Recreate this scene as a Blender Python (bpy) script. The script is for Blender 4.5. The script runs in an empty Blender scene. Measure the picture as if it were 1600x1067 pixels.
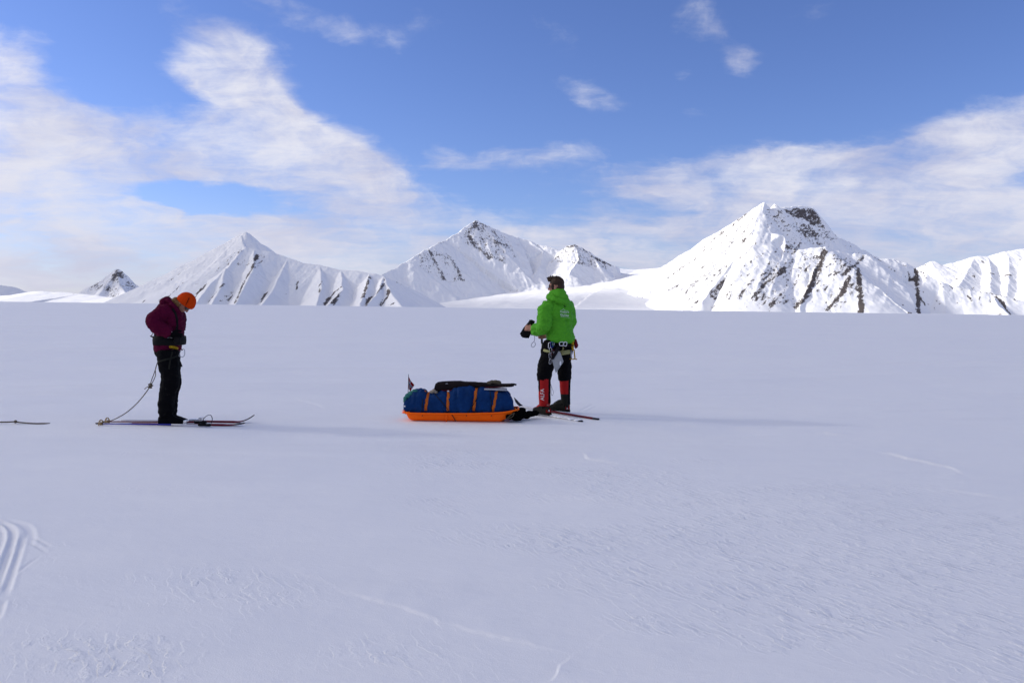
import bpy, bmesh, math, random
import numpy as np
from mathutils import Vector, Matrix
from mathutils.bvhtree import BVHTree

R = math.radians
scene = bpy.context.scene
COL = scene.collection
random.seed(7)

# ------------------------------------------------------------------ camera
CAM_H, FPX, CX, CY = 1.42, 1244.4, 800.0, 533.5
PITCH, ROLL = R(-2.40), R(0.75)
CAM = Vector((0, 0, CAM_H))
M_cam = Matrix.Rotation(R(90) + PITCH, 3, 'X') @ Matrix.Rotation(ROLL, 3, 'Z')
cam_d = bpy.data.cameras.new('camera')
cam_d.lens, cam_d.sensor_width = 28.0, 36.0
cam_d.clip_start, cam_d.clip_end = 0.05, 60000
cam = bpy.data.objects.new('camera', cam_d)
cam.matrix_world = Matrix.Translation(CAM) @ M_cam.to_4x4()
COL.objects.link(cam)
scene.camera = cam


def ray(px, py):
    """direction of a sight line of the survey photo, scaled so that its y component is 1"""
    d = M_cam @ Vector(((px - CX) / FPX, -(py - CY) / FPX, -1.0))
    return d / d.y


def P(px, py, y):
    return CAM + ray(px, py) * y


def G(px, py, z=0.0):
    d = ray(px, py)
    return CAM + d * ((z - CAM_H) / d.z)


# ------------------------------------------------------------------ noise
def _hash(ix, iy, iz, seed):
    n = (ix * 374761393 + iy * 668265263 + iz * 1440662683 + seed * 974711) & 0x7fffffff
    n = ((n ^ (n >> 13)) * 1274126177) & 0x7fffffff
    n = ((n ^ (n >> 16)) * 668265263) & 0x7fffffff
    return (n ^ (n >> 15)) / 0x7fffffff


def vn2(x, y, seed=0):
    x = np.asarray(x, float); y = np.asarray(y, float)
    ix = np.floor(x).astype(np.int64); iy = np.floor(y).astype(np.int64)
    fx, fy = x - ix, y - iy
    u, v = fx * fx * fx * (fx * (fx * 6 - 15) + 10), fy * fy * fy * (fy * (fy * 6 - 15) + 10)
    z = np.zeros_like(ix)
    a, b = _hash(ix, iy, z, seed), _hash(ix + 1, iy, z, seed)
    c, d = _hash(ix, iy + 1, z, seed), _hash(ix + 1, iy + 1, z, seed)
    return (a * (1 - u) + b * u) * (1 - v) + (c * (1 - u) + d * u) * v


def fbm2(x, y, oct=4, seed=0):
    s, a, t = 0.0, 1.0, 0.0
    for o in range(oct):
        s = s + a * vn2(x * 2 ** o + 17.3 * o, y * 2 ** o - 9.1 * o, seed + o)
        t += a; a *= 0.5
    return s / t


def vn3(p, seed=0):
    ip = np.floor(p).astype(np.int64); f = p - ip
    w = f * f * (3 - 2 * f)
    r = 0.0
    for dx in (0, 1):
        for dy in (0, 1):
            for dz in (0, 1):
                k = (w[:, 0] if dx else 1 - w[:, 0]) * (w[:, 1] if dy else 1 - w[:, 1]) * (w[:, 2] if dz else 1 - w[:, 2])
                r = r + k * _hash(ip[:, 0] + dx, ip[:, 1] + dy, ip[:, 2] + dz, seed)
    return r


# ------------------------------------------------------------------ materials
class NT:
    """tiny node-graph helper"""
    def __init__(self, name):
        self.m = bpy.data.materials.new(name); self.m.use_nodes = True
        self.t = self.m.node_tree; self.t.nodes.clear()
        self.out = self.n('ShaderNodeOutputMaterial')

    def n(self, kind, **kw):
        nd = self.t.nodes.new(kind)
        for k, v in kw.items():
            if k.startswith('i_'):
                key = k[2:]
                key = int(key) if key.isdigit() else key.replace('_', ' ')
                nd.inputs[key].default_value = v
            else:
                setattr(nd, k, v)
        return nd

    def l(self, a, b):
        self.t.links.new(a, b)

    def math(self, op, a, b=None, c=None):
        nd = self.n('ShaderNodeMath', operation=op)
        for i, v in enumerate((a, b, c)):
            if v is None: continue
            if isinstance(v, (int, float)): nd.inputs[i].default_value = v
            else: self.l(v, nd.inputs[i])
        return nd.outputs[0]

    def mix(self, f, a, b):
        nd = self.n('ShaderNodeMix', data_type='RGBA')
        for i, v in ((0, f), (6, a), (7, b)):
            if isinstance(v, (int, float)): nd.inputs[i].default_value = v
            elif isinstance(v, tuple): nd.inputs[i].default_value = (*v, 1)
            else: self.l(v, nd.inputs[i])
        return nd.outputs[2]

    def ramp(self, f, lo, hi, a=0.0, b=1.0):
        nd = self.n('ShaderNodeMapRange', interpolation_type='SMOOTHSTEP')
        self.l(f, nd.inputs[0])
        for i, v in zip((1, 2, 3, 4), (lo, hi, a, b)):
            nd.inputs[i].default_value = v
        return nd.outputs[0]

    def noise(self, vec, scale, detail=4, rough=0.55, dist=0.0):
        nd = self.n('ShaderNodeTexNoise', i_Scale=scale, i_Detail=detail, i_Roughness=rough, i_Distortion=dist)
        if vec is not None: self.l(vec, nd.inputs['Vector'])
        return nd.outputs['Fac']

    def mapping(self, vec, loc=(0, 0, 0), rot=(0, 0, 0), sc=(1, 1, 1), kind='POINT'):
        nd = self.n('ShaderNodeMapping', vector_type=kind)
        self.l(vec, nd.inputs[0])
        nd.inputs[1].default_value = loc; nd.inputs[2].default_value = rot; nd.inputs[3].default_value = sc
        return nd.outputs[0]

    def bsdf(self, col, rough=0.6, metal=0.0, spec=0.5, bump=None, bdist=0.01, bstr=1.0):
        b = self.n('ShaderNodeBsdfPrincipled')
        if isinstance(col, tuple): b.inputs['Base Color'].default_value = (*col, 1)
        else: self.l(col, b.inputs['Base Color'])
        if isinstance(rough, (int, float)): b.inputs['Roughness'].default_value = rough
        else: self.l(rough, b.inputs['Roughness'])
        b.inputs['Metallic'].default_value = metal
        b.inputs['Specular IOR Level'].default_value = spec
        if bump is not None:
            bn = self.n('ShaderNodeBump', i_Strength=bstr, i_Distance=bdist)
            self.l(bump, bn.inputs['Height']); self.l(bn.outputs[0], b.inputs['Normal'])
        self.l(b.outputs[0], self.out.inputs[0])
        return b


_mats = {}


def fabric(name, c, var=0.25, scale=30, rough=0.75, spec=0.3, bump=0.3, bd=0.004):
    if name in _mats: return _mats[name]
    g = NT(name)
    tc = g.n('ShaderNodeTexCoord').outputs['Object']
    n1 = g.noise(tc, scale, 5, 0.6)
    lo = tuple(v * (1 - var) for v in c); hi = tuple(min(1, v * (1 + var)) for v in c)
    n2 = g.noise(tc, scale * 7, 3, 0.6)
    b = g.math('ADD', n1, g.math('MULTIPLY', n2, 0.25))
    g.bsdf(g.mix(n1, lo, hi), rough, 0, spec, bump=b, bdist=bd, bstr=bump)
    _mats[name] = g.m
    return g.m


def plain(name, c, rough=0.4, metal=0.0, spec=0.5, var=0.12):
    if name in _mats: return _mats[name]
    g = NT(name)
    tc = g.n('ShaderNodeTexCoord').outputs['Object']
    n1 = g.noise(tc, 22, 5, 0.6)
    lo = tuple(v * (1 - var) for v in c); hi = tuple(min(1, v * (1 + var)) for v in c)
    g.bsdf(g.mix(n1, lo, hi), g.math('MULTIPLY_ADD', n1, 0.2, rough - 0.1), metal, spec)
    _mats[name] = g.m
    return g.m


# ------------------------------------------------------------------ objects
def tag(o, label=None, cat=None, group=None, kind=None):
    if label: o['label'] = label
    if cat: o['category'] = cat
    if group: o['group'] = group
    if kind: o['kind'] = kind
    return o


def empty(name, loc, label, cat, group=None):
    o = bpy.data.objects.new(name, None); o.location = loc
    o.empty_display_size = 0.1
    COL.objects.link(o)
    return tag(o, label, cat, group)


def link_mesh(name, me, mats=(), parent=None, smooth=True):
    o = bpy.data.objects.new(name, me)
    COL.objects.link(o)
    for m in (mats if isinstance(mats, (list, tuple)) else [mats]): me.materials.append(m)
    if smooth: me.polygons.foreach_set('use_smooth', np.ones(len(me.polygons), bool))
    if parent is not None:
        o.parent = parent
        bpy.context.view_layer.update()
        o.matrix_parent_inverse = parent.matrix_world.inverted()
    return o


def grid_mesh(name, X, Y, Z):
    ny, nx = X.shape
    me = bpy.data.meshes.new(name)
    co = np.stack([X, Y, Z], -1).reshape(-1, 3).astype(np.float32)
    i = np.arange(ny * nx).reshape(ny, nx)
    q = np.stack([i[:-1, :-1], i[:-1, 1:], i[1:, 1:], i[1:, :-1]], -1).reshape(-1, 4).astype(np.int32)
    me.vertices.add(len(co)); me.vertices.foreach_set('co', co.ravel())
    me.loops.add(q.size); me.loops.foreach_set('vertex_index', q.ravel())
    me.polygons.add(len(q))
    me.polygons.foreach_set('loop_start', np.arange(0, q.size, 4, dtype=np.int32))
    me.update(calc_edges=True)
    return me


def seg_dist(x, y, pts, full=False):
    """distance to a polyline in plan, its interpolated 3rd value and the side (-1 right .. +1 left)"""
    best = np.full(x.shape, 1e18); val = np.zeros(x.shape); side = np.zeros(x.shape); past = np.zeros(x.shape)
    n = len(pts) - 1
    for k, (a, b) in enumerate(zip(pts[:-1], pts[1:])):
        dx, dy = b[0] - a[0], b[1] - a[1]
        LL = dx * dx + dy * dy + 1e-12; Ln = math.sqrt(LL)
        tr = ((x - a[0]) * dx + (y - a[1]) * dy) / LL
        t = np.clip(tr, 0, 1)
        ex, ey = x - a[0] - t * dx, y - a[1] - t * dy
        d = ex * ex + ey * ey
        m = d < best
        best = np.where(m, d, best)
        val = np.where(m, a[2] + t * (b[2] - a[2]), val)
        pr = (dx * (y - a[1]) - dy * (x - a[0])) / Ln
        side = np.where(m, pr, side)
        over = np.maximum(tr - 1, 0) * Ln if k == n - 1 else np.zeros_like(tr)
        if k == 0: over = np.maximum(over, np.maximum(-tr, 0) * Ln)
        past = np.where(m, over, past)
    d = np.sqrt(best)
    if full: return d, val, np.clip(side / (d + 1e-6), -1, 1), np.clip(past / (d + 1e-6), 0, 1)
    return d, val, np.sign(side)


# ------------------------------------------------------------------ snow ground
SNOW = (0.86, 0.87, 0.90)
# edges of wind slab: polylines on the photo's ground (lifted on one side), grooves of ski tracks
SCARPS = [
    ([(505, 908), (560, 930), (610, 946), (655, 957), (690, 972), (745, 990), (800, 1003), (862, 1016)], 0.014, 0.5),
    ([(300, 990), (308, 1006), (312, 1022), (300, 1040)], 0.012, 0.2),
    ([(1368, 705), (1398, 711), (1432, 719), (1480, 728), (1504, 738)], 0.022, 0.3),
    ([(1462, 748), (1486, 751), (1516, 754)], 0.018, 0.25),
    ([(1470, 765), (1520, 770), (1600, 781)], 0.012, 0.3),
    ([(1040, 661), (1090, 666), (1140, 669), (1192, 672)], 0.022, 0.4),
    ([(1245, 673), (1290, 679), (1336, 683)], 0.020, 0.4),
    ([(1400, 671), (1445, 677)], 0.016, 0.3),
    ([(1085, 690), (1130, 692), (1160, 694)], 0.010, 0.3),
    ([(912, 707), (918, 716), (940, 720), (975, 724)], 0.026, 0.25),
    ([(915, 1020), (880, 1045), (855, 1066)], 0.010, 0.3),
    ([(460, 620), (500, 632), (530, 645)], 0.014, 0.4),
    ([(1000, 606), (1030, 608), (1060, 611)], 0.014, 0.4),
    ([(1020, 585), (1120, 596), (1200, 600)], 0.016, 0.6),
    ([(500, 612), (560, 625), (610, 632)], 0.014, 0.5),
]
GROOVES = [  # centre line, depth, half width
    ([(-14, 880), (-4, 862), (2, 846), (3, 834), (-2, 825), (-14, 819)], 0.012, 0.020),
    ([(-8, 920), (0, 900), (10, 874), (17, 855), (21, 840), (20, 830), (13, 822), (2, 816), (-20, 811)], 0.014, 0.020),
    ([(-2, 922), (8, 898), (14, 876), (21, 856)], 0.006, 0.013),
    ([(7, 932), (15, 908), (22, 886), (29, 865), (34, 848), (37, 836)], 0.013, 0.018),
    ([(42, 858), (46, 848), (48, 838), (46, 829), (40, 822), (30, 818), (16, 815), (2, 812)], 0.008, 0.026),
    ([(-6, 968), (0, 952), (4, 938)], 0.010, 0.018),
    ([(52, 840), (66, 848), (79, 855)], 0.006, 0.012),
    ([(48, 849), (62, 857), (73, 864)], 0.005, 0.012),
    ([(22, 900), (42, 884), (62, 870)], 0.004, 0.010),
    # old tracks behind the man
    ([(905, 642), (920, 634), (928, 630)], 0.008, 0.026),
    ([(916, 643), (928, 636), (935, 632)], 0.007, 0.026),
]
RIPPLES = [  # patches of wind-rippled crust: centre, radii on the photo, strength
    (1300, 860, 420, 130, 1.0), (1000, 760, 260, 55, .5), (720, 715, 110, 22, .4), (900, 850, 260, 50, .5),
    (1250, 960, 300, 55, .9), (1550, 1000, 200, 70, .8), (700, 795, 120, 22, .55),
    (130, 1030, 200, 60, .42), (420, 980, 170, 60, .3), (620, 1020, 200, 60, .4), (380, 905, 150, 30, .25),
    (1450, 760, 200, 40, .35), (1150, 720, 250, 30, .3),
]


def ground_base(x, y):
    r = np.hypot(x, y)
    h = (fbm2(x / 2.3 + 5, y / 2.3, 3, 11) - .5) * 0.05 * np.clip((r - 1) / 6, .3, 1)
    h = h + (fbm2(x / 14, y / 14, 2, 5) - .5) * 0.16 * np.clip((r - 14) / 40, 0, 1)
    # long low wind dunes across the plain
    h = h + (fbm2(x / 60 + 3, y / 18, 3, 8) - .5) * 0.5 * np.clip((r - 30) / 150, 0, 1)
    return h


def ground_h(x, y):
    x = np.atleast_1d(np.asarray(x, float)); y = np.atleast_1d(np.asarray(y, float))
    h = ground_base(x, y)
    near = (np.hypot(x, y) < 26) & (y > 1)
    if near.any():
        xn, yn = x[near], y[near]
        wx = xn + (fbm2(xn * 5, yn * 5, 3, 31) - .5) * .10
        wy = yn + (fbm2(xn * 5, yn * 5, 3, 47) - .5) * .10
        add = np.zeros_like(xn)
        for pts, hh, fall in SCARPS:
            pl = [(*G(*p).to_2d(), i / (len(pts) - 1)) for i, p in enumerate(pts)]
            d, v, sd = seg_dist(wx, wy, pl)
            amp = .55 * hh * np.clip(fbm2(xn * 2.2 + 7, yn * 2.2, 3, 177) * 3.4 - .9, 0.05, 1.2) * np.sin(np.clip(v, 0.03, .97) * math.pi) ** .5 * (.5 + fbm2(xn * 3, yn * 3, 2, 77))
            s = -sd * d
            add += amp * np.where(s > 0, np.clip(1 - s / .012, 0, 1), np.exp(s / fall))* (d < 3)
        for pts, dp, w in GROOVES:
            pl = [(*G(*p).to_2d(), i / (len(pts) - 1)) for i, p in enumerate(pts)]
            d, v, sd = seg_dist(xn, yn, pl)
            e = np.clip(np.minimum(v, 1 - v) * 8, .1, 1)
            prof = -np.exp(-(d / w) ** 4) + .30 * np.exp(-((d - w * 1.5) / (w * .5)) ** 2)
            add += .7 * dp * e * prof
        h = h.copy(); h[near] += add
    return h


def gz(x, y):
    return float(ground_h([x], [y])[0])


def make_ground():
    # rings round the camera, fine where the photo looks, coarse behind
    fine = np.linspace(R(-37), R(37), 760)
    rest = np.linspace(R(37), R(323), 60)[1:-1]
    ang = np.concatenate([fine, rest, [R(323)]])
    rad = np.concatenate([np.linspace(.05, 1.9, 12)[:-1], np.geomspace(1.9, 34, 760)[:-1], np.geomspace(34, 700, 160)[:-1],
                          np.geomspace(700, 30000, 40)])
    A, Rr = np.meshgrid(ang, rad)
    X, Y = Rr * np.sin(A), Rr * np.cos(A)
    Z = ground_h(X.ravel(), Y.ravel()).reshape(X.shape)
    far = np.clip((Rr - 900) / 800, 0, 1)
    Z = Z * (1 - far)
    me = grid_mesh('snow_plain', X, Y, Z)
    rip = np.zeros(X.size); xr, yr = X.ravel(), Y.ravel()
    sel = (np.hypot(xr, yr) < 30) & (yr > .5)
    xs, ys = xr[sel], yr[sel]
    acc = np.zeros(len(xs))
    for px, py, rx, ry, s in RIPPLES:
        c = G(px, py); ex = G(px + rx, py); ey1 = G(px, py + ry); ey0 = G(px, py - ry)
        hx = abs(ex.x - c.x); 
        dy = np.where(ys > c.y, (ys - c.y) / (ey0.y - c.y), (ys - c.y) / (c.y - ey1.y))
        skew = (xs - c.x - (c.x / c.y) * (ys - c.y)) / hx
        q = np.sqrt(skew ** 2 + dy ** 2)
        acc = np.maximum(acc, s * np.clip(1.25 - q, 0, 1))
    acc += (fbm2(xs / .9 + ys * .3, ys / .5, 4, 91) - .5) * .9
    acc = np.clip((acc - .12) / .3, 0, 1) * np.clip(acc * 1.6 + .2, 0, 1)
    rip[sel] = np.clip(acc, 0, 1)
    at = me.attributes.new('ripple', 'FLOAT', 'POINT')
    at.data.foreach_set('value', rip.astype(np.float32))
    g = NT('wind_packed_snow')
    tc = g.n('ShaderNodeTexCoord').outputs['Object']
    att = g.n('ShaderNodeAttribute', attribute_name='ripple').outputs['Fac']
    # crust ripples: broken little steps, steep side to the wind and the sun, long lee side
    dt = g.n('ShaderNodeVectorMath', operation='DOT_PRODUCT'); g.l(tc, dt.inputs[0]); dt.inputs[1].default_value = (.85 * 15, .52 * 15, 0)
    w1 = g.noise(g.mapping(tc, rot=(0, 0, R(-58)), sc=(1.7, 1, 1), kind='TEXTURE'), 6.5, 4, .55)
    ph = g.math('MULTIPLY_ADD', w1, 4.0, dt.outputs['Value'])
    fr = g.math('FRACT', ph)
    saw = g.math('MULTIPLY', g.ramp(fr, 0, .13), g.ramp(fr, 1.0, .10))
    gate = g.ramp(g.noise(tc, 9.0, 4, .6), .37, .62)
    gate2 = g.ramp(g.noise(tc, 1.7, 4, .6), .35, .62, .5, 1.0)
    ridge = g.math('MULTIPLY', g.math('MULTIPLY', saw, gate), g.math('MULTIPLY', gate2, att))
    n2 = g.noise(tc, 150, 3, .7)
    n3 = g.noise(g.mapping(tc, rot=(0, 0, R(-20)), sc=(1.6, 1.0, 1), kind='TEXTURE'), 3.5, 7, .62)
    n4 = g.noise(g.mapping(tc, rot=(0, 0, R(6)), sc=(5, 1.0, 1), kind='TEXTURE'), .25, 4, .5)
    b1 = g.n('ShaderNodeBump', i_Strength=1.0, i_Distance=0.0065); g.l(ridge, b1.inputs['Height'])
    b2 = g.n('ShaderNodeBump', i_Strength=.8, i_Distance=0.0026); g.l(n2, b2.inputs['Height']); g.l(b1.outputs[0], b2.inputs['Normal'])
    b3 = g.n('ShaderNodeBump', i_Strength=.35, i_Distance=0.03); g.l(n3, b3.inputs['Height']); g.l(b2.outputs[0], b3.inputs['Normal'])
    b4 = g.n('ShaderNodeBump', i_Strength=.6, i_Distance=1.0); g.l(n4, b4.inputs['Height']); g.l(b3.outputs[0], b4.inputs['Normal'])
    b = g.bsdf(g.mix(n3, (.84, .845, .855), (.875, .88, .885)), .62, 0, .25)
    g.l(b4.outputs[0], b.inputs['Normal'])
    o = link_mesh('snow_ground', me, g.m)
    tag(o, 'flat wind packed snow plain with rippled crust and ski tracks', kind='structure')
    return o


# ------------------------------------------------------------------ mountains
def mountain_mat(name, rock=(.098, .084, .078), fall=R(-30), tight=1.0):
    g = NT(name)
    tc = g.n('ShaderNodeTexCoord').outputs['Object']
    att = g.n('ShaderNodeAttribute', attribute_name='rock').outputs['Fac']
    v = g.mapping(tc, rot=(0, 0, fall), sc=(.8, 4.2, 1.2), kind='TEXTURE')
    n = g.noise(v, .05 * tight, 7, .68)
    st = g.noise(g.mapping(tc, sc=(.18, .18, 1.6)), .05, 3, .6)
    nn = g.math('ADD', g.math('MULTIPLY', n, .8), g.math('MULTIPLY', st, .2))
    big = g.noise(v, .011 * tight, 4, .6)
    f = g.math('ADD', g.math('MULTIPLY_ADD', big, .9, -.45), g.math('ADD', att, g.math('MULTIPLY_ADD', nn, 2.4, -1.2)))
    f = g.math('ADD', f, g.math('MULTIPLY_ADD', g.noise(tc, .16, 3, .6), .9, -.45))
    f = g.ramp(f, .44, .56)
    f = g.math('MULTIPLY', f, g.ramp(att, .02, .12))
    n2 = g.noise(tc, .08, 5, .7)
    rc = g.mix(n2, tuple(c * .6 for c in rock), tuple(c * 1.5 for c in rock))
    sn = g.noise(g.mapping(tc, sc=(1, 1, .6)), .02, 6, .6)
    bmp = g.math('ADD', g.math('MULTIPLY', sn, .6), g.math('MULTIPLY', f, g.math('MULTIPLY_ADD', n2, .6, .1)))
    g.bsdf(g.mix(f, (.875, .88, .885), rc), .7, 0, .2, bump=bmp, bdist=8.0, bstr=.5)
    return g.m


def hmap(ridges, x, y, noise=(9, 110, 5), gully=None, warp=12, L=1600., seed=0, rough=5.0):
    wx = x + (fbm2(x / 90, y / 90, 3, seed + 1) - .5) * 2 * warp
    wy = y + (fbm2(x / 90, y / 90, 3, seed + 2) - .5) * 2 * warp
    h = np.full(x.shape, -1e9)
    for rd in ridges:
        pts = [P(*p) for p in rd['p']]
        d, z, sd, past = seg_dist(wx, wy, pts, True)
        sl, sr = rd.get('sl', rd.get('s', .62)), rd.get('sr', rd.get('s', .62))
        s = sr + (sl - sr) * (.5 + .5 * sd)
        s = s + (rd.get('cap', s) - s) * past ** 2
        LL = rd.get('L', L)
        drop = s * d * (1 - .28 * (1 - np.exp(-d / LL)))
        hi = z - drop
        h = np.maximum(h, hi)
    amp = np.clip(h / 120, 0.05, 1)
    h = h + (fbm2(x / noise[1], y / noise[1], noise[2], seed + 3) - .5) * 2 * noise[0] * amp
    if gully:
        ang, wl, ln, ga = gully
        c = x * math.cos(ang) + y * math.sin(ang); a = -x * math.sin(ang) + y * math.cos(ang)
        n = fbm2(c / wl, a / ln, 3, seed + 9)
        h = h + (np.abs(n - .5) * -2 + .25) * ga * 2 * amp
    fine = fbm2(x / 34 + y / 90, y / 60 - x / 120, 3, seed + 21)
    h = h + (.25 - np.abs(fine - .5) * 2) * rough * amp
    nx, ny = x.shape[1], x.shape[0]
    ex = np.minimum(np.arange(nx), np.arange(nx)[::-1]) / nx
    ey = np.arange(ny)[::-1] / ny
    e = np.minimum(np.clip(ex / .05, 0, 1)[None, :], np.clip(ey / .05, 0, 1)[:, None])
    h = h * e - 14 * (1 - e)
    return np.maximum(h, -12)


def mountain(name, label, px, Yr, ridges, rocks, polys, mat, res=5.0, seed=0, rough_rock=1.0, **kw):
    Ym = .5 * (Yr[0] + Yr[1])
    xs = np.arange(P(px[0], 480, Ym).x, P(px[1], 480, Ym).x, res)
    ys = np.arange(Yr[0], Yr[1], res * 1.3)
    X, Y = np.meshgrid(xs, ys)
    Z = hmap(ridges, X, Y, seed=seed, **kw)

    def samp(x, y):
        i = np.clip((x - xs[0]) / res, 0, len(xs) - 1.001); j = np.clip((y - ys[0]) / (res * 1.3), 0, len(ys) - 1.001)
        i0, j0 = i.astype(int), j.astype(int); a, b = i - i0, j - j0
        return (Z[j0, i0] * (1 - a) + Z[j0, i0 + 1] * a) * (1 - b) + (Z[j0 + 1, i0] * (1 - a) + Z[j0 + 1, i0 + 1] * a) * b

    T = np.linspace(Yr[0], Yr[1] - 5, 700)

    def hit(p):
        """where a sight line of the survey photo meets the slope"""
        d = ray(*p)
        zz = samp(d.x * T, T); lz = CAM_H + d.z * T
        k = np.nonzero(zz >= lz)[0]
        if len(k) == 0:
            t = T[np.argmin(lz - zz)]
        else:
            t = T[k[0]]
        return (d.x * t, t, 0.0)

    rock = np.zeros(X.shape)
    for pts, w, s in rocks:
        fine = []
        for a, b in zip(pts[:-1], pts[1:]):
            for k in range(4):
                fine.append((a[0] + (b[0] - a[0]) * k / 4, a[1] + (b[1] - a[1]) * k / 4))
        fine.append(pts[-1])
        pl = [hit(p) for p in fine]
        d, _, _ = seg_dist(X, Y, pl)
        wm = w * Ym / FPX
        rock = np.maximum(rock, .8 * s * np.clip(1.3 - d / wm, 0, 1))
    for pts, s in polys:
        pl = [hit(p) for p in pts]
        ins = np.zeros(X.shape, bool)
        for a, b in zip(pl, pl[1:] + pl[:1]):
            c = ((a[1] > Y) != (b[1] > Y)) & (X < (b[0] - a[0]) * (Y - a[1]) / ((b[1] - a[1]) or 1e-9) + a[0])
            ins ^= c
        soft = np.where(ins, 1.15 * s, 0)
        for _ in range(max(2, int(30 / res))):
            soft[1:-1, 1:-1] = (soft[1:-1, 1:-1] + soft[:-2, 1:-1] + soft[2:, 1:-1] + soft[1:-1, :-2] + soft[1:-1, 2:]) / 5
        rock = np.maximum(rock, soft)
    gy, gx = np.gradient(Z, res * 1.3, res)
    steep = np.hypot(gx, gy)
    rock = np.maximum(rock, np.clip((steep - .95) / .5, 0, 1) * .30 * (Z > 25) * (rough_rock))
    # soften the borders of the painted masks a little
    for _ in range(2):
        q = rock.copy()
        q[1:-1, 1:-1] = (rock[1:-1, 1:-1] * 2 + rock[:-2, 1:-1] + rock[2:, 1:-1] + rock[1:-1, :-2] + rock[1:-1, 2:]) / 6
        rock = q
    me = grid_mesh(name, X, Y, Z)
    at = me.attributes.new('rock', 'FLOAT', 'POINT'); at.data.foreach_set('value', rock.ravel().astype(np.float32))
    o = link_mesh(name, me, mat)
    tag(o, label, kind='structure')
    return o


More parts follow.
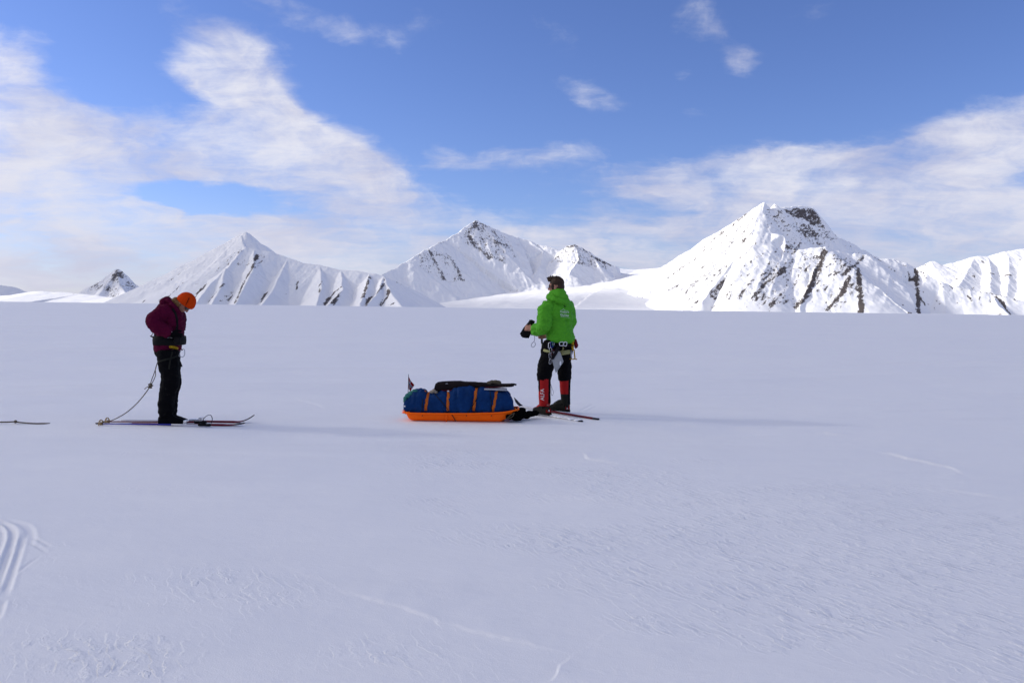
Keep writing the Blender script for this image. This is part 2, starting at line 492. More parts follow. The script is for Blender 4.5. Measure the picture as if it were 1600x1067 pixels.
def build_mountains():
    m1 = mountain_mat('snowy_rock_left', fall=R(-4))
    m2 = mountain_mat('snowy_rock_mid', (.13, .12, .12), R(12), 1.3)
    m3 = mountain_mat('snowy_rock_right', fall=R(-33), tight=1.2)
    m4 = mountain_mat('snowy_rock_far', (.12, .11, .11), 0, .8)
    # ---- right massif
    ridges = [
        dict(p=[(1064, 406, 5520), (1080, 398, 5480), (1125, 365, 5350), (1165, 334, 5250), (1190, 317, 5205)], s=.70, cap=1.35, L=4000),
        dict(p=[(1210, 317, 5230), (1217, 326, 5280), (1223, 325, 5330), (1252, 323, 5450), (1271, 325, 5500), (1279, 336, 5540), (1287, 354, 5580), (1310, 371, 5680), (1340, 385, 5800), (1362, 398, 5900), (1400, 414, 6050)], s=1.15, L=5000),
        dict(p=[(1194, 315, 5200), (1192, 335, 5090), (1191, 360, 4960), (1212, 365, 4900), (1225, 368, 4880), (1227, 380, 4830), (1245, 390, 4800), (1270, 388, 4800), (1290, 385, 4800), (1306, 392, 4830), (1330, 396, 4850), (1352, 398, 4870), (1373, 404, 4900), (1397, 405, 4930), (1419, 412, 4900), (1431, 418, 4880), (1448, 429, 4800), (1473, 441, 4740), (1502, 450, 4700), (1546, 456, 4650), (1571, 463, 4600), (1600, 470, 4560), (1660, 490, 4500)], sr=.66, sl=1.0, L=6000),
        dict(p=[(1194, 325, 5150), (1150, 400, 4800), (1095, 472, 4400)], s=.95),
        dict(p=[(1227, 382, 4830), (1180, 440, 4550), (1146, 477, 4330)], s=.95),
        dict(p=[(1255, 390, 4800), (1212, 445, 4500), (1186, 479, 4320)], s=.95),
        dict(p=[(1290, 387, 4800), (1266, 440, 4480), (1248, 482, 4250)], s=.95),
        dict(p=[(1350, 399, 4870), (1321, 450, 4530), (1297, 487, 4240)], s=.75),
        dict(p=[(1345, 405, 4850), (1341, 447, 4560), (1349, 490, 4230)], s=.75),
        dict(p=[(1548, 458, 4650), (1562, 480, 4450), (1580, 494, 4250)], s=.8, L=300),
        dict(p=[(1256, 324, 5460), (1266, 345, 5380), (1272, 365, 5260)], s=1.3, L=300),
    ]
    rocks = [
        ([(1289, 392), (1281, 413), (1270, 438), (1257, 464), (1244, 481)], 5.5, .95),
        ([(1283, 395), (1262, 430), (1248, 455)], 3, .5),
        ([(1328, 432), (1318, 455), (1305, 470), (1293, 485)], 4.2, .95),
        ([(1341, 420), (1343, 445), (1345, 468), (1346, 489)], 4.8, 1.0),
        ([(1351, 400), (1338, 412), (1316, 431)], 3, .85), ([(1350, 403), (1332, 420)], 3, .6),
        ([(1330, 450), (1345, 455)], 2.5, .7),
        ([(1431, 423), (1432, 437), (1434, 459), (1435, 489)], 3.6, 1.0), ([(1421, 438), (1434, 439)], 4, 1.0),
        ([(1436, 462), (1446, 478)], 2, .8), ([(1440, 425), (1448, 440)], 2.5, .7), ([(1449, 475), (1452, 477)], 2, .8),
        ([(1556, 464), (1563, 470), (1571, 482), (1580, 493)], 3.8, 1.0), ([(1550, 458), (1575, 464), (1590, 470)], 3, .75),
        ([(1512, 463), (1519, 470)], 2.5, .8), ([(1530, 464), (1532, 474), (1535, 483)], 1.5, .7), ([(1471, 445), (1476, 451)], 2, .7), ([(1484, 445), (1488, 452)], 2.5, .8),
        ([(1560, 491), (1567, 491)], 2.5, .9), ([(1419, 489), (1424, 489)], 2, .9),
        ([(1179, 434), (1166, 450), (1153, 467)], 3.2, .85), ([(1223, 423), (1205, 436), (1188, 448)], 3, .8),
        ([(1240, 410), (1222, 425)], 3, .65), ([(1193, 447), (1180, 460), (1171, 470)], 2.5, .8), ([(1229, 453), (1216, 465), (1202, 478)], 2, .85),
        ([(1140, 432), (1124, 446), (1110, 462)], 2.5, .65), ([(1129, 447), (1116, 461)], 2.5, .7), ([(1208, 440), (1192, 462)], 2, .6),
        ([(1060, 446), (1042, 455)], 6, .6), ([(1086, 405), (1064, 420), (1044, 434)], 4, .6), ([(1126, 364), (1112, 378), (1098, 388)], 3, .6),
        ([(1190, 317), (1165, 336), (1145, 352), (1126, 366)], 3.5, .6), ([(1140, 380), (1120, 405)], 2.5, .45), ([(1170, 360), (1150, 380)], 4, .4),
        ([(1160, 400), (1135, 430)], 3, .42), ([(1185, 390), (1165, 420), (1150, 440)], 2.5, .42), ([(1100, 415), (1075, 445)], 4, .45),
        ([(1229, 386), (1236, 388)], 3, .9), ([(1262, 394), (1245, 412)], 4, .5), ([(1285, 389), (1270, 405)], 4, .55),
        ([(1402, 410), (1420, 418)], 3, .5), ([(1362, 400), (1376, 408)], 2.5, .8), ([(1388, 418), (1398, 424)], 3, .6),
        ([(1408, 432), (1410, 436)], 2, .8), ([(1410, 473), (1411, 478)], 1.5, .9), ([(1500, 452), (1520, 455), (1548, 459)], 1.6, .6),
    ]
    rr = random.Random(12)
    for _ in range(190):                       # many short rock ribs down the fall line
        x0, y0 = rr.uniform(1062, 1345), rr.uniform(350, 476)
        top_y = 418 - (x0 - 1042) * .68 if x0 < 1190 else 366 + max(0, x0 - 1225) * .45
        if y0 < top_y + 8: continue
        L = rr.uniform(4, 17) * (.7 + .5 * rr.random())
        rocks.append(([(x0, y0), (x0 - L * .52, y0 + L * .48), (x0 - L * .95, y0 + L)], rr.uniform(.9, 2.1), rr.uniform(.5, .9)))
    for _ in range(22):
        x0, y0 = rr.uniform(1365, 1590), rr.uniform(425, 485)
        if y0 < 412 + (x0 - 1400) * .30: continue
        L = rr.uniform(2, 7)
        rocks.append(([(x0, y0), (x0 + L * .35, y0 + L)], rr.uniform(.9, 1.7), rr.uniform(.5, .85)))
    polys = [([(1196, 318), (1217, 327), (1240, 342), (1290, 366), (1345, 394), (1300, 385), (1240, 388), (1228, 366), (1195, 358)], .27),
             ([(1210, 319), (1218, 328), (1222, 345), (1205, 350), (1198, 330)], .36),
             ([(1243, 325), (1271, 326), (1279, 337), (1290, 358), (1268, 353), (1256, 342), (1243, 340)], .58),
             ([(1224, 327), (1246, 325), (1250, 342), (1230, 335)], .5), ([(1240, 345), (1290, 356), (1300, 372), (1245, 366)], .38),
             ([(1195, 330), (1190, 360), (1080, 470), (1050, 450), (1100, 390)], .24),
             ([(1225, 385), (1290, 390), (1230, 478), (1150, 470)], .25), ([(1300, 395), (1350, 400), (1330, 430), (1300, 440)], .25)]
    mountain('mountain', 'broad snowy mountain on the right with dark cliff top and rock ribs', (960, 1790), (3750, 6500), ridges, rocks, polys, m3,
             res=4.2, seed=3, noise=(9, 70, 5), rough=3.5, gully=(R(-28), 70, 420, 5.0), warp=8, L=1500)
    # ---- left mountain
    ridges = [
        dict(p=[(200, 482, 5420), (213, 473, 5400), (255, 443, 5350), (315, 403, 5300), (360, 375, 5270), (374, 367, 5260), (384, 362, 5270), (391, 366, 5290), (405, 379, 5360), (420, 387, 5420), (434, 397, 5500), (470, 412, 5700)], s=.68),
        dict(p=[(434, 397, 5080), (450, 403, 5060), (480, 411, 5020), (500, 414, 5000), (528, 421, 4970), (547, 422, 4950), (564, 424, 4930), (582, 427, 4910), (600, 430, 4900)], s=.60, L=1300),
        dict(p=[(376, 367, 5260), (379, 376, 5150), (383, 385, 5060), (400, 388, 5060), (418, 392, 5070), (434, 397, 5080)], sr=.64, sl=1.0),
        dict(p=[(383, 385, 5060), (352, 422, 4750), (322, 450, 4500), (304, 476, 4300)], s=.82, L=500),
        dict(p=[(398, 388, 5060), (395, 420, 4760), (381, 450, 4500), (367, 477, 4280)], s=.82, L=400),
        dict(p=[(352, 420, 4750), (345, 450, 4500), (330, 476, 4300)], s=.82, L=250),
        dict(p=[(450, 404, 5060), (425, 456, 4560), (408, 477, 4290)], s=.82, L=300),
        dict(p=[(500, 415, 5000), (503, 450, 4620), (494, 478, 4270)], s=.82, L=250),
        dict(p=[(533, 422, 4960), (535, 453, 4560), (510, 478, 4270)], s=.82, L=300),
        dict(p=[(577, 427, 4915), (574, 450, 4580), (562, 478, 4280)], s=.82, L=300),
        dict(p=[(600, 430, 4900), (592, 455, 4540), (572, 479, 4290)], s=.82, L=200),
        dict(p=[(600, 430, 4900), (605, 445, 4700), (615, 463, 4480), (629, 481, 4270)], sl=.55, sr=.55, L=900),
        dict(p=[(600, 430, 4900), (630, 445, 4940), (660, 459, 4970), (694, 479, 5000), (715, 490, 5000)], s=.55),
        dict(p=[(255, 443, 5350), (247, 458, 5250), (243, 474, 5100)], s=1.1, L=300),
        dict(p=[(312, 405, 5300), (290, 438, 4950), (275, 474, 4550)], s=1.0, L=400),
    ]
    rocks = [
        ([(311, 407), (286, 424), (261, 442)], 1.8, .6), ([(286, 442), (275, 452), (264, 463)], 3, .8), ([(262, 455), (248, 470)], 2, .55),
        ([(322, 445), (312, 455), (300, 470)], 3.4, .85), ([(350, 443), (338, 457), (325, 473)], 2.2, .85),
        ([(402, 398), (398, 410), (393, 421), (386, 433), (380, 444), (374, 458), (367, 473)], 2.8, .9), ([(372, 452), (356, 470)], 1.6, .65), ([(380, 442), (345, 471)], 1.4, .5),
        ([(417, 457), (412, 465), (408, 473)], 2.6, .85), ([(465, 440), (463, 452)], 2.2, .8), ([(305, 441), (308, 446)], 2, .7),
        ([(370, 395), (352, 412), (335, 425)], 2.0, .45), ([(225, 470), (222, 473)], 3, .8),
        ([(504, 440), (498, 447), (500, 458)], 2.2, .75), ([(533, 449), (522, 457), (514, 468), (507, 477)], 3, 1.), ([(530, 458), (525, 468), (518, 474)], 4, .85),
        ([(578, 431), (572, 448), (567, 464)], 3.4, .8), ([(600, 443), (588, 459), (577, 468), (572, 478)], 2.6, .9),
        ([(607, 452), (606, 463), (600, 470), (594, 478)], 4, .85), ([(615, 474), (607, 478)], 3, .8), ([(600, 430), (601, 440)], 2, .7),
        ([(555, 424), (562, 425)], 1.5, .7), ([(608, 436), (640, 450)], 3, .42), ([(616, 450), (624, 460)], 2, .5), ([(440, 430), (445, 460)], 3, .3),
    ]
    polys = [([(366, 394), (385, 388), (402, 398), (392, 414), (365, 410), (340, 426)], .22), ([(392, 392), (415, 398), (412, 420), (398, 418)], .18)]
    mountain('mountain', 'pyramid shaped snowy mountain behind the person in maroon', (150, 740), (4200, 5900), ridges, rocks, polys, m1,
             res=4.6, seed=23, noise=(6, 80, 4), gully=(R(-12), 70, 500, 3), warp=6, L=1500)
    # ---- middle peak
    ridges = [
        dict(p=[(560, 452, 5600), (597, 429, 5800), (644, 403, 6050), (676, 384, 6270), (698, 374, 6470), (735, 350, 6715), (746, 344, 6800), (752, 348, 6810), (760, 351, 6840), (785, 364, 6900), (810, 371, 7000), (826, 376, 7000), (838, 382, 6980), (854, 384, 6950)], s=.78, L=900),
        dict(p=[(854, 384, 6950), (876, 392, 6900), (885, 385, 6860), (898, 381, 6830), (910, 386, 6830), (935, 403, 6830), (957, 415, 6830), (985, 425, 6900)], s=.72, L=900),
        dict(p=[(826, 376, 7000), (850, 392, 6850), (846, 412, 6650), (835, 428, 6400)], s=.6, L=400),
        dict(p=[(676, 386, 6270), (698, 412, 6260), (724, 442, 6180)], s=1.2, L=350),
        dict(p=[(898, 382, 6830), (905, 405, 6600), (890, 425, 6350)], s=.8, L=350),
        dict(p=[(920, 392, 6830), (935, 415, 6600)], s=.8, L=300),
    ]
    rocks = [
        ([(733, 370), (741, 384), (752, 392), (764, 402)], 6, .8), ([(742, 350), (733, 362), (724, 372)], 4, .6), ([(755, 352), (752, 370), (760, 384)], 4, .55), ([(780, 372), (800, 390), (806, 402)], 4, .5), ([(745, 346), (742, 356)], 4, .8), ([(752, 350), (765, 356), (785, 378)], 6, .55),
        ([(772, 378), (792, 384)], 4, .8), ([(778, 404), (790, 410)], 3, .7), ([(765, 396), (780, 408)], 3, .6),
        ([(672, 392), (680, 410), (694, 436)], 5, .68), ([(700, 398), (714, 420), (722, 438)], 5, .72), ([(655, 402), (668, 420)], 6, .5),
        ([(885, 386), (900, 384)], 5, .8), ([(876, 396), (862, 410)], 3, .6), ([(912, 390), (930, 404), (955, 415)], 4, .75), ([(895, 410), (925, 414)], 4, .6), ([(684, 380), (700, 376)], 3, .6),
        ([(838, 383), (860, 388)], 2.5, .5),
    ]
    polys = [([(728, 356), (746, 345), (765, 353), (790, 368), (802, 388), (808, 404), (788, 412), (760, 403), (735, 385), (718, 376)], .27),
             ([(653, 397), (676, 388), (700, 400), (722, 430), (722, 442), (690, 440), (665, 425), (650, 412)], .24),
             ([(878, 388), (898, 382), (912, 388), (955, 414), (935, 420), (905, 414), (868, 412)], .30)]
    mountain('mountain', 'jagged middle peak with rocky summit and a small rocky shoulder on its right', (500, 1010), (4900, 7500), ridges, rocks, polys, m2,
             res=5.5, seed=41, noise=(11, 75, 5), gully=(R(15), 70, 400, 4.5), warp=9, L=1200)
    # ---- glacier ramp between the peaks
    ridges = [
        dict(p=[(560, 440, 7400), (957, 418, 7300), (994, 422, 7300), (1045, 417, 7100)], s=.172, L=6000),
    ]
    mountain('glacier', 'smooth snow covered glacier rising between the middle and right mountains', (560, 1220), (4300, 7700), ridges,
             [([(878, 451), (888, 453)], 2.2, .8)], [], m4, res=14, seed=57, rough=0, rough_rock=0, noise=(14, 520, 3), warp=30, L=6000)
    # ---- far right hill
    ridges = [
        dict(p=[(1380, 430, 6900), (1435, 418, 6850), (1442, 415, 6830), (1454, 409, 6820), (1462, 409, 6820), (1468, 416, 6850), (1480, 412, 6850), (1493, 410, 6850), (1522, 401, 6830), (1544, 400, 6830), (1569, 394, 6800), (1600, 389, 6800), (1700, 372, 6800), (1800, 380, 6800), (1950, 440, 6800)], s=.55),
        dict(p=[(1522, 402, 6830), (1508, 430, 6450), (1495, 450, 6150)], s=.6, L=300),
        dict(p=[(1544, 401, 6830), (1549, 430, 6400), (1545, 460, 6050)], s=.6, L=300),
        dict(p=[(1575, 395, 6800), (1576, 430, 6350), (1572, 465, 6000)], s=.6, L=300),
        dict(p=[(1605, 390, 6800), (1602, 430, 6300), (1600, 470, 5900)], s=.6, L=300),
        dict(p=[(1640, 383, 6800), (1640, 430, 6300), (1640, 470, 5900)], s=.6, L=300),
    ]
    rocks = [([(1441, 416), (1449, 414)], 3.2, .9), ([(1454, 410), (1465, 414)], 2, .8), ([(1475, 415), (1484, 411)], 2, .7), ([(1506, 410), (1513, 405)], 1.8, .7),
             ([(1502, 428), (1493, 438)], 3, .7), ([(1511, 428), (1516, 425)], 2.6, .7), ([(1524, 428), (1522, 433)], 4, .5), ([(1534, 407), (1535, 411)], 3, .9),
             ([(1546, 427), (1553, 428)], 2.6, .8), ([(1548, 435), (1550, 437)], 2.4, .8), ([(1548, 444), (1551, 446)], 2.6, .75), ([(1545, 450), (1550, 450)], 2, .7),
             ([(1570, 410), (1578, 410)], 2, .8), ([(1569, 431), (1580, 430)], 3, .85), ([(1572, 434), (1580, 434)], 2, .6), ([(1530, 447), (1532, 449)], 2, .8),
             ([(1592, 406), (1599, 405)], 2.5, .8), ([(1594, 448), (1599, 445)], 2.2, .8), ([(1567, 395), (1572, 393)], 2, .8), ([(1518, 452), (1522, 449)], 2, .8), ([(1500, 450), (1514, 452)], 1.6, .7)]
    mountain('mountain', 'smooth snowy hill with scattered rocks at the right edge, farther off', (1370, 1960), (5600, 7600), ridges, rocks, [], m4,
             res=7, seed=71, noise=(7, 120, 4), gully=(0, 90, 600, 5), warp=8)
    # ---- far left peak and hill, low sunlit rise
    ridges = [dict(p=[(110, 470, 9000), (128, 455, 9000), (150, 442, 9000), (168, 437, 9000), (174, 427, 9000), (182, 421, 9000), (186, 420, 9000), (195, 427, 9000), (210, 442, 9000), (234, 458, 9000), (262, 474, 9000)], s=.7),
              dict(p=[(182, 421, 9000), (188, 445, 8700), (200, 462, 8400)], s=.9, L=500), dict(p=[(150, 442, 9000), (160, 455, 8800)], s=.9, L=400)]
    polys = [([(126, 458), (150, 443), (168, 438), (185, 421), (210, 443), (236, 460), (180, 466)], .30), ([(172, 432), (182, 421), (196, 428), (192, 436), (178, 436)], .5), ([(155, 445), (172, 440), (175, 456), (160, 452)], .42), ([(196, 430), (215, 450), (228, 458), (212, 455)], .44)]  # first polygon: rock speckle over the whole peak, standing in for its shade
    mountain('mountain', 'small distant snowy peak at the far left, lower than the others', (85, 285), (8300, 9700), ridges, [], polys, m4, res=8, seed=83, noise=(16, 120, 5), warp=14)
    ridges = [dict(p=[(-160, 430, 9600), (-60, 437, 9600), (0, 445, 9600), (18, 448, 9600), (42, 455, 9600), (66, 466, 9600)], s=.5)]
    mountain('hill', 'low shaded snow hill cut by the left edge of the photo', (-190, 90), (8700, 10300), ridges, [], [], m4, res=14, seed=91, rough=0, noise=(14, 200, 4), warp=12)
    ridges = [dict(p=[(-60, 466, 8000), (20, 461, 8000), (40, 457, 8000), (66, 455, 8000), (99, 457, 8000), (126, 459, 8000), (168, 464, 7900), (230, 469, 7700)], s=.16)]
    mountain('hill', 'low sunlit snow ridge in front of the small distant peak', (-120, 260), (6600, 8600), ridges, [([(97, 458), (100, 458)], 1.6, .8), ([(114, 459), (118, 459)], 1.8, .8)], [], m4, res=12, seed=97, rough=0, rough_rock=0, noise=(9, 160, 4), warp=10)


# ------------------------------------------------------------------ sun, sky, cloud
SUN_EL, SUN_AZ = R(25), R(-79)      # azimuth from +Y towards +X
SUN_DIR = Vector((math.sin(SUN_AZ) * math.cos(SUN_EL), math.cos(SUN_AZ) * math.cos(SUN_EL), math.sin(SUN_EL)))

CLOUDS = [  # photo position of centre, radii, tilt (deg, rising to the right), weight
    (40, 250, 190, 130, -10, 1.0), (30, 350, 230, 80, 0, .8), (320, 62, 110, 42, -25, .62), (375, 140, 120, 52, -38, .66),
    (430, 205, 170, 55, -22, .9), (330, 230, 190, 48, 0, .9), (440, 262, 210, 42, -8, .9), (490, 287, 150, 24, 0, .6),
    (130, 405, 360, 50, 0, .75), (500, 345, 230, 22, 4, .75), (500, 395, 260, 45, 0, .8), (120, 100, 85, 50, -10, .45), (0, 20, 45, 60, 0, .55),
    (450, 15, 80, 22, -10, .42), (370, 50, 80, 25, -15, .4),
    (225, 160, 110, 46, -14, -1.0), (150, 45, 140, 42, 10, -.6), (290, 307, 90, 16, 0, -.9), (140, 388, 110, 8, -4, -.55), (220, 30, 90, 30, 0, -.3),
    (932, 146, 52, 24, -18, .66), (1042, 125, 30, 20, 0, .42), (1160, 95, 32, 22, 0, .45), (1100, 38, 55, 24, -30, .36),
    (690, 238, 30, 17, 0, .5), (815, 250, 120, 18, 3, .72), (1100, 268, 260, 24, 6, .78), (1290, 245, 170, 14, 3, .7),
    (1150, 305, 220, 40, 2, .6), (850, 350, 190, 24, 4, .5), (1000, 385, 200, 34, 0, .66), (1560, 215, 170, 40, 22, .7),
    (1530, 300, 300, 85, 6, .9), (1400, 380, 380, 60, 0, .85), (1080, 405, 420, 34, 0, .6), (780, 405, 300, 26, 0, .5),
    (640, 30, 60, 20, 0, .25), (840, 35, 60, 22, -30, .25), (1245, 20, 60, 22, 20, .25), (570, 60, 60, 30, -20, .3),
    (1110, 182, 30, 10, 0, .3), (960, 285, 160, 14, 4, -.35), (1010, 330, 60, 10, 0, -.4),
]


def build_world():
    w = bpy.data.worlds.new('World'); scene.world = w; w.use_nodes = True
    g = NT.__new__(NT); g.t = w.node_tree; g.t.nodes.clear()
    out = g.n('ShaderNodeOutputWorld')
    bg = g.n('ShaderNodeBackground', i_Strength=0.1)
    g.l(bg.outputs[0], out.inputs[0])
    sky = g.n('ShaderNodeTexSky', sky_type='NISHITA')
    sky.sun_disc = False; sky.sun_elevation = SUN_EL; sky.sun_rotation = SUN_AZ
    sky.altitude = 400; sky.air_density = 1.0; sky.dust_density = 0.35; sky.ozone_density = 2.0
    tc = g.n('ShaderNodeTexCoord').outputs['Generated']
    sx = g.n('ShaderNodeSeparateXYZ'); g.l(tc, sx.inputs[0])
    az = g.math('ARCTAN2', sx.outputs[0], sx.outputs[1])
    el = g.math('ARCSINE', sx.outputs[2])
    cb = g.n('ShaderNodeCombineXYZ'); g.l(az, cb.inputs[0]); g.l(el, cb.inputs[1])
    ae = cb.outputs[0]
    # cloud-layer plane coordinates for the fine structure
    zz = g.math('ADD', g.math('MAXIMUM', sx.outputs[2], 0.0), 0.16)
    cl = g.n('ShaderNodeCombineXYZ'); g.l(g.math('DIVIDE', sx.outputs[0], zz), cl.inputs[0]); g.l(g.math('DIVIDE', sx.outputs[1], zz), cl.inputs[1])
    cl = cl.outputs[0]
    wn = g.n('ShaderNodeTexNoise', i_Scale=2.2, i_Detail=5.0, i_Roughness=.55); g.l(cl, wn.inputs['Vector'])
    va = g.n('ShaderNodeVectorMath', operation='MULTIPLY_ADD'); g.l(wn.outputs['Color'], va.inputs[0])
    va.inputs[1].default_value = (.11, .06, 0)
    sb = g.n('ShaderNodeVectorMath', operation='SUBTRACT'); g.l(ae, sb.inputs[0]); sb.inputs[1].default_value = (.055, .03, 0)
    g.l(sb.outputs[0], va.inputs[2])
    warped = va.outputs[0]
    acc = None
    for px, py, rx, ry, rot, wt in CLOUDS:
        d = ray(px, py).normalized()
        a0, e0 = math.atan2(d.x, d.y), math.asin(d.z)
        mp = g.mapping(warped, (a0, e0, 0), (0, 0, R(rot)), (rx * 1.65 / FPX, ry * 1.65 / FPX, 1), 'TEXTURE')
        gr = g.n('ShaderNodeTexGradient', gradient_type='SPHERICAL'); g.l(mp, gr.inputs[0])
        s = g.ramp(gr.outputs['Fac'], 0, .75)
        acc = g.math('MULTIPLY', s, wt) if acc is None else g.math('MULTIPLY_ADD', s, wt, acc)
    # the rest of the sky, outside the view: broken cloud
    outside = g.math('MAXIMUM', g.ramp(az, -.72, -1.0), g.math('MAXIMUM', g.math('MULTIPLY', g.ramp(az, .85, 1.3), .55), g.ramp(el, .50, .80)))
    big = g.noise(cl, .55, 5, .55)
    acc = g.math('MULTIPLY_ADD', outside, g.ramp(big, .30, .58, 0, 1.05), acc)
    acc = g.math('MINIMUM', acc, 1.15)
    n1 = g.noise(cl, 3.2, 9, .62, .4)
    n2 = g.noise(g.mapping(cl, rot=(0, 0, R(-24)), sc=(1, 2.2, 1)), 2.6, 8, .66, .3)
    n3 = g.noise(g.mapping(warped, rot=(0, 0, R(-15)), sc=(1, 1.5, 1)), 9.5, 10, .62, .2)
    nn = g.math('ADD', g.math('ADD', g.math('MULTIPLY', n1, .12), g.math('MULTIPLY', n2, .28)), g.math('MULTIPLY', n3, .6))
    dens = g.math('ADD', g.math('MULTIPLY', acc, .8), g.math('MULTIPLY_ADD', nn, 3.0, -1.62))
    alpha = g.ramp(dens, .03, 1.2)
    alpha = g.math('MULTIPLY', alpha, g.ramp(acc, .02, .3))
    # horizon haze inside the sky itself
    lowband = g.ramp(el, -.02, .13, .55, 0)
    alpha = g.math('MAXIMUM', alpha, lowband)
    shade = g.ramp(g.math('ADD', g.math('MULTIPLY', g.noise(g.mapping(warped, rot=(0, 0, R(-12)), sc=(1, 2.2, 1)), 5.5, 7, .55), .6), g.math('MULTIPLY', nn, .4)), .36, .62)
    lowd = g.ramp(el, .03, .30, 0, 1)
    sh = g.math('MULTIPLY', shade, g.math('MULTIPLY_ADD', lowd, .5, .5))
    ccol = g.mix(sh, CLOUD_LO, CLOUD_HI)
    # unseen cloud by the sun, behind and overhead: brightened to lift the ambient light
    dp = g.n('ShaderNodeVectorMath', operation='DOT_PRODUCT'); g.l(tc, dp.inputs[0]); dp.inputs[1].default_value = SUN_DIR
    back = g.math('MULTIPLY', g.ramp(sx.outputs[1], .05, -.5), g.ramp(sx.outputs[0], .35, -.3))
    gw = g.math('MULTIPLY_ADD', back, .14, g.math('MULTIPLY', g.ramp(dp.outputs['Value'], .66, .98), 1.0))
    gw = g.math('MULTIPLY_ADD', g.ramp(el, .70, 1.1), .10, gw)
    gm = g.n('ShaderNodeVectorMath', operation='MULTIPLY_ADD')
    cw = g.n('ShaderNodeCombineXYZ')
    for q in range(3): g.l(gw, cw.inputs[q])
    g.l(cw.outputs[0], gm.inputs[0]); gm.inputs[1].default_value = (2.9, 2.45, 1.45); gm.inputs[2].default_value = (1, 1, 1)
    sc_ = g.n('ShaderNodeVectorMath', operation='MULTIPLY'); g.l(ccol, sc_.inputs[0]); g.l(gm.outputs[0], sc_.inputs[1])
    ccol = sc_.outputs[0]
    tint = g.n('ShaderNodeMix', data_type='RGBA', blend_type='MULTIPLY'); tint.inputs[0].default_value = 1
    g.l(sky.outputs[0], tint.inputs[6]); tint.inputs[7].default_value = (*SKY_TINT, 1)
    w.cycles.sampling_method = 'NONE'
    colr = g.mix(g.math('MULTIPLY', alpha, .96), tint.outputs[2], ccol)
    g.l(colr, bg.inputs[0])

CLOUD_LO, CLOUD_HI = (5.0, 5.05, 6.4), (7.9, 7.9, 8.4)
SKY_TINT = (.78, .86, 1.32)


def build_light():
    s = bpy.data.lights.new('sun', 'SUN'); s.energy = 4.5; s.angle = R(4); s.color = (1.0, .95, .88)
    o = bpy.data.objects.new('sun', s); COL.objects.link(o)
    o.location = (-30, 5, 20)
    o.rotation_euler = (-SUN_DIR).to_track_quat('-Z', 'Y').to_euler()


def build_cloud(label, box, density, seed):
    """thin unseen cloud bank high on the left, added to shade part of the land"""
    alt = 3000.0
    off = SUN_DIR * (alt / SUN_DIR.z)
    nx, ny = 40, 40
    x0, x1, y0, y1 = box
    U, V = np.meshgrid(np.linspace(0, 1, nx + 1), np.linspace(0, 1, ny + 1))
    X, Y = x0 + (x1 - x0) * U, y0 + (y1 - y0) * V
    e = np.sqrt(np.clip(np.minimum(np.minimum(U, 1 - U), np.minimum(V, 1 - V)) * 9, 0, 1))
    bm = bmesh.new(); rows = []
    for sgn in (1, -1):
        th = (70 + 60 * fbm2(X / 700, Y / 700, 3, seed + sgn)) * e * sgn
        rows.append([[bm.verts.new((X[j, i] + off.x, Y[j, i] + off.y, alt + th[j, i])) for i in range(nx + 1)] for j in range(ny + 1)])
    for k, r in enumerate(rows):
        for j in range(ny):
            for i in range(nx):
                q = [r[j][i], r[j][i + 1], r[j + 1][i + 1], r[j + 1][i]]
                bm.faces.new(q if k == 0 else q[::-1])
    bmesh.ops.remove_doubles(bm, verts=bm.verts, dist=.5)
    bmesh.ops.recalc_face_normals(bm, faces=bm.faces)
    me = bpy.data.meshes.new('cloud'); bm.to_mesh(me); bm.free()
    m = bpy.data.materials.new('shade_cloud_vapour'); m.use_nodes = True; t = m.node_tree; t.nodes.clear()
    ou = t.nodes.new('ShaderNodeOutputMaterial'); v = t.nodes.new('ShaderNodeVolumePrincipled')
    v.inputs['Color'].default_value = (.98, .98, .98, 1); v.inputs['Density'].default_value = density; v.inputs['Anisotropy'].default_value = .6
    t.links.new(v.outputs[0], ou.inputs['Volume'])
    tag(link_mesh('cloud', me, m), label, kind='structure')


def build_shade_clouds():
    build_cloud('unseen veil of cloud added to shade the plain', (-2600, 2500, -2500, 3500), 0.0046, 5)
    build_cloud('unseen veil of cloud added to shade the left mountain', (-3800, -250, 3560, 6600), 0.0042, 15)
    build_cloud('unseen veil of cloud added to shade the far left peak', (-7000, -3000, 8400, 11000), 0.0110, 25)
    build_cloud('small unseen veil of cloud added to shade the glacier', (-500, 1250, 4650, 5700), 0.0026, 35)
# ================================================================== shapes
def _frame(d):
    d = d.normalized()
    a = d.cross(Vector((0, 0, 1)))
    if a.length < 1e-3: a = Vector((1, 0, 0))
    a.normalize()
    return a, d.cross(a).normalized()


def loft(bm, rings, n=16, cap=True, power=2.0):
    """rings: (centre, half-axis vector a, half-axis vector b)"""
    R_ = []
    for c, a, b in rings:
        r = []
        for k in range(n):
            t = 2 * math.pi * k / n
            ct, st = math.cos(t), math.sin(t)
            e = 2.0 / power
            r.append(bm.verts.new(Vector(c) + Vector(a) * math.copysign(abs(ct) ** e, ct) + Vector(b) * math.copysign(abs(st) ** e, st)))
        R_.append(r)
    fs = []
    for p, q in zip(R_[:-1], R_[1:]):
        for k in range(n):
            fs.append(bm.faces.new((p[k], p[(k + 1) % n], q[(k + 1) % n], q[k])))
    if cap:
        for r, c, rev in ((R_[0], rings[0][0], True), (R_[-1], rings[-1][0], False)):
            cv = bm.verts.new(Vector(c))
            for k in range(n):
                f = (r[k], r[(k + 1) % n], cv)
                fs.append(bm.faces.new(f[::-1] if rev else f))
    return fs


